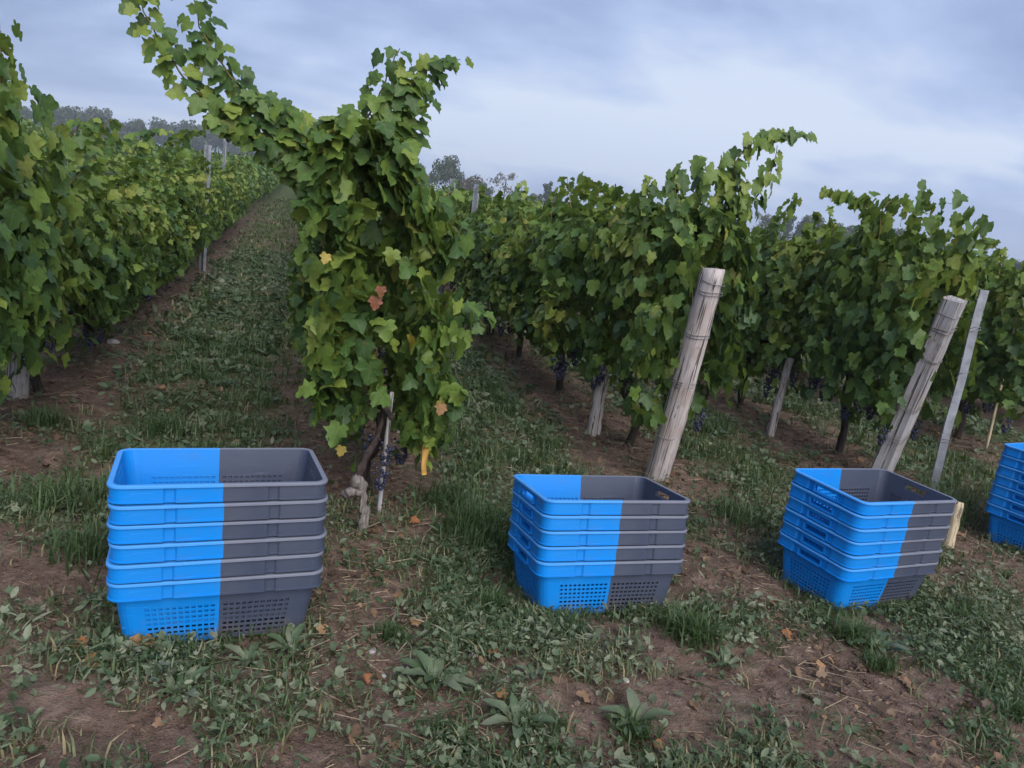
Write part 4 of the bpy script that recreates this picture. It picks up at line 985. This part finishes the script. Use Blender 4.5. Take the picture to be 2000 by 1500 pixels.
for k in range(3):
    L = []; r = random.Random(k)
    V = np.array([(0, 0, 0), (.10, .25, .10), (.16, .55, .16), (.10, .85, .10), (0, 1, .02), (-.10, .85, .10), (-.16, .55, .16), (-.10, .25, .10), (0, .3, .06), (0, .6, .11)]); V[:, 2] += .1 * np.sin(V[:, 1] * (3 + k))
    F = [[0, 1, 8], [1, 2, 9, 8], [2, 3, 9], [3, 4, 9], [4, 5, 9], [5, 6, 9], [6, 7, 8, 9], [7, 0, 8]]
    o = mk('leaf', V, F, m_weed, None, True, np.full(10, .45 + .2 * k), V * 0); ovme.append(o.data); bpy.data.objects.remove(o)
for i, (x_, y_, n, s_, lb) in enumerate([(.48, 1.96, 11, .12, 'pointed weed rosette on bare soil between the first two stacks'), (.68, 1.76, 12, .11, 'broad weed rosette near the bottom middle of the photo'), (1.04, 1.74, 10, .11, 'long-leaved weed near the bottom, below the five-crate stack'), (.80, 1.98, 7, .08, 'small weed beside the orange fallen leaf'),
        (2.2, 2.06, 9, .11, 'wide-leaved weed in front of the stack below the squared post'), (.06, 2.14, 14, .09, 'leafy weed growing against the grey side of the first stack'), (-.06, 2.08, 10, .08, 'leafy weed under the middle of the first stack'), (-.22, 1.93, 9, .09, 'weed below the blue side of the first stack'), (1.50, 2.0, 8, .08, 'small weed below the shaggy tuft')]):
    z_ = gz(x_, y_); o = empty('weed_plant', (x_, y_, z_ - .004)); r = random.Random(i + 70)
    for k in range(n):
        th = 6.283 * k / n + r.uniform(-.3, .3); up = r.uniform(.15, .9)
        put_leaf(o, (.008 * math.cos(th), .008 * math.sin(th), 0), (-math.cos(th) * up, -math.sin(th) * up, 1), (math.cos(th), math.sin(th), up), s_ * r.uniform(.6, 1.1), ovme[r.randrange(3)])
    tag(o, lb, 'weed', 'weeds on the verge')
# fallen vine leaves and pale stones
for i, (x_, y_, ml, s_, lb) in enumerate([(.71, 2.11, L_ORA, .042, 'bright orange fallen leaf in front of the gap between the first two stacks'), (.28, 2.0, L_ORA, .034, 'small orange fallen leaf on the bare patch'), (1.84, 2.15, L_ORA, .045, 'orange fallen leaf beside the bare strip right of the five-crate stack'), (-.51, 2.19, L_ORA, .05, 'orange fallen leaf left of the first stack'),
        (-.49, 2.10, L_BRO, .055, 'brown fallen leaf below the orange one at left'), (-.34, 2.16, L_BRO, .075, 'long tan fallen leaf in front of the first stack'), (-1.30, 4.28, L_ORA, .06, 'orange red leaf on the ground under the vines at left'), (.57, 3.12, L_ORA, .05, 'rusty leaf lying near the foot of the tall lone vine'),
        (.66, 1.86, L_BRO, .04, 'rust brown fallen leaf near the bottom middle'), (1.02, 3.35, L_RED, .05, 'red fallen leaf behind the five-crate stack'), (-.44, 2.26, L_BRO, .06, 'pale brown leaf at the corner of the first stack'), (1.05, 1.62, L_ORA, .035, 'orange leaf scrap at the bottom edge')]):
    z_ = gz(x_, y_) + .024; o = put_leaf(None, (x_, y_, z_), (random.uniform(-.3, .3), -.5, 1), (random.uniform(-1, 1), random.uniform(-.6, .6), 0), s_ * .8, ml[i % 3], 'fallen_leaf'); tag(o, lb, 'leaf', 'fallen leaves')
def stone(x_, y_, s_, label, seed):
    bm = bmesh.new(); bmesh.ops.create_icosphere(bm, subdivisions=2, radius=1); r = np.random.default_rng(seed)
    k = r.uniform(.7, 1.3, 3) * (1, 1, .6)
    for v in bm.verts:
        q = np.array(v.co) * (1 + .35 * (vnoise(np.array([v.co]) * 1.6 + seed * 3, seed)[0] - .5)) * k * s_; v.co = q
    me = bpy.data.meshes.new('stone'); bm.to_mesh(me); bm.free(); me.materials.append(m_stone); o = link('stone', me); o.location = (x_, y_, gz(x_, y_) + s_ * .35); tag(o, label, 'stone', 'pale stones')
for i, (x_, y_, s_, lb) in enumerate([(-.28, 2.06, .016, 'flat pale stone in front of the first stack'), (.31, 2.14, .014, 'pale stone by the small green tuft'), (.63, 2.1, .013, 'small pale stone left of the orange fallen leaf'), (1.1, 1.94, .014, 'white stone in front of the five-crate stack'),
        (.33, 2.02, .011, 'tiny grey stone beside the small orange leaf'), (-1.24, 6.05, .04, 'white stone at the foot of a vine left of the lane')]): stone(x_, y_, s_, lb, i)

# ------------------------------------------------------------------ haze
mh_ = bpy.data.materials.new('haze'); mh_.use_nodes = True; t = mh_.node_tree; t.nodes.clear()
ho = t.nodes.new('ShaderNodeOutputMaterial'); pv = t.nodes.new('ShaderNodeVolumePrincipled'); t.links.new(pv.outputs[0], ho.inputs['Volume'])
pv.inputs['Color'].default_value = (.86, .92, 1, 1); pv.inputs['Density'].default_value = .0012; pv.inputs['Anisotropy'].default_value = .2
bm = bmesh.new(); bmesh.ops.create_cube(bm, size=1); me = bpy.data.meshes.new('haze'); bm.to_mesh(me); bm.free(); me.materials.append(mh_)
hzo = link('haze', me); zlo, zhi = float(Z.min()) - 1, 20
hzo.scale = (3400, 3400, zhi - zlo); hzo.location = (0, 1000, (zhi + zlo) / 2); tag(hzo, 'thin pale haze over the vineyard', kind='stuff')
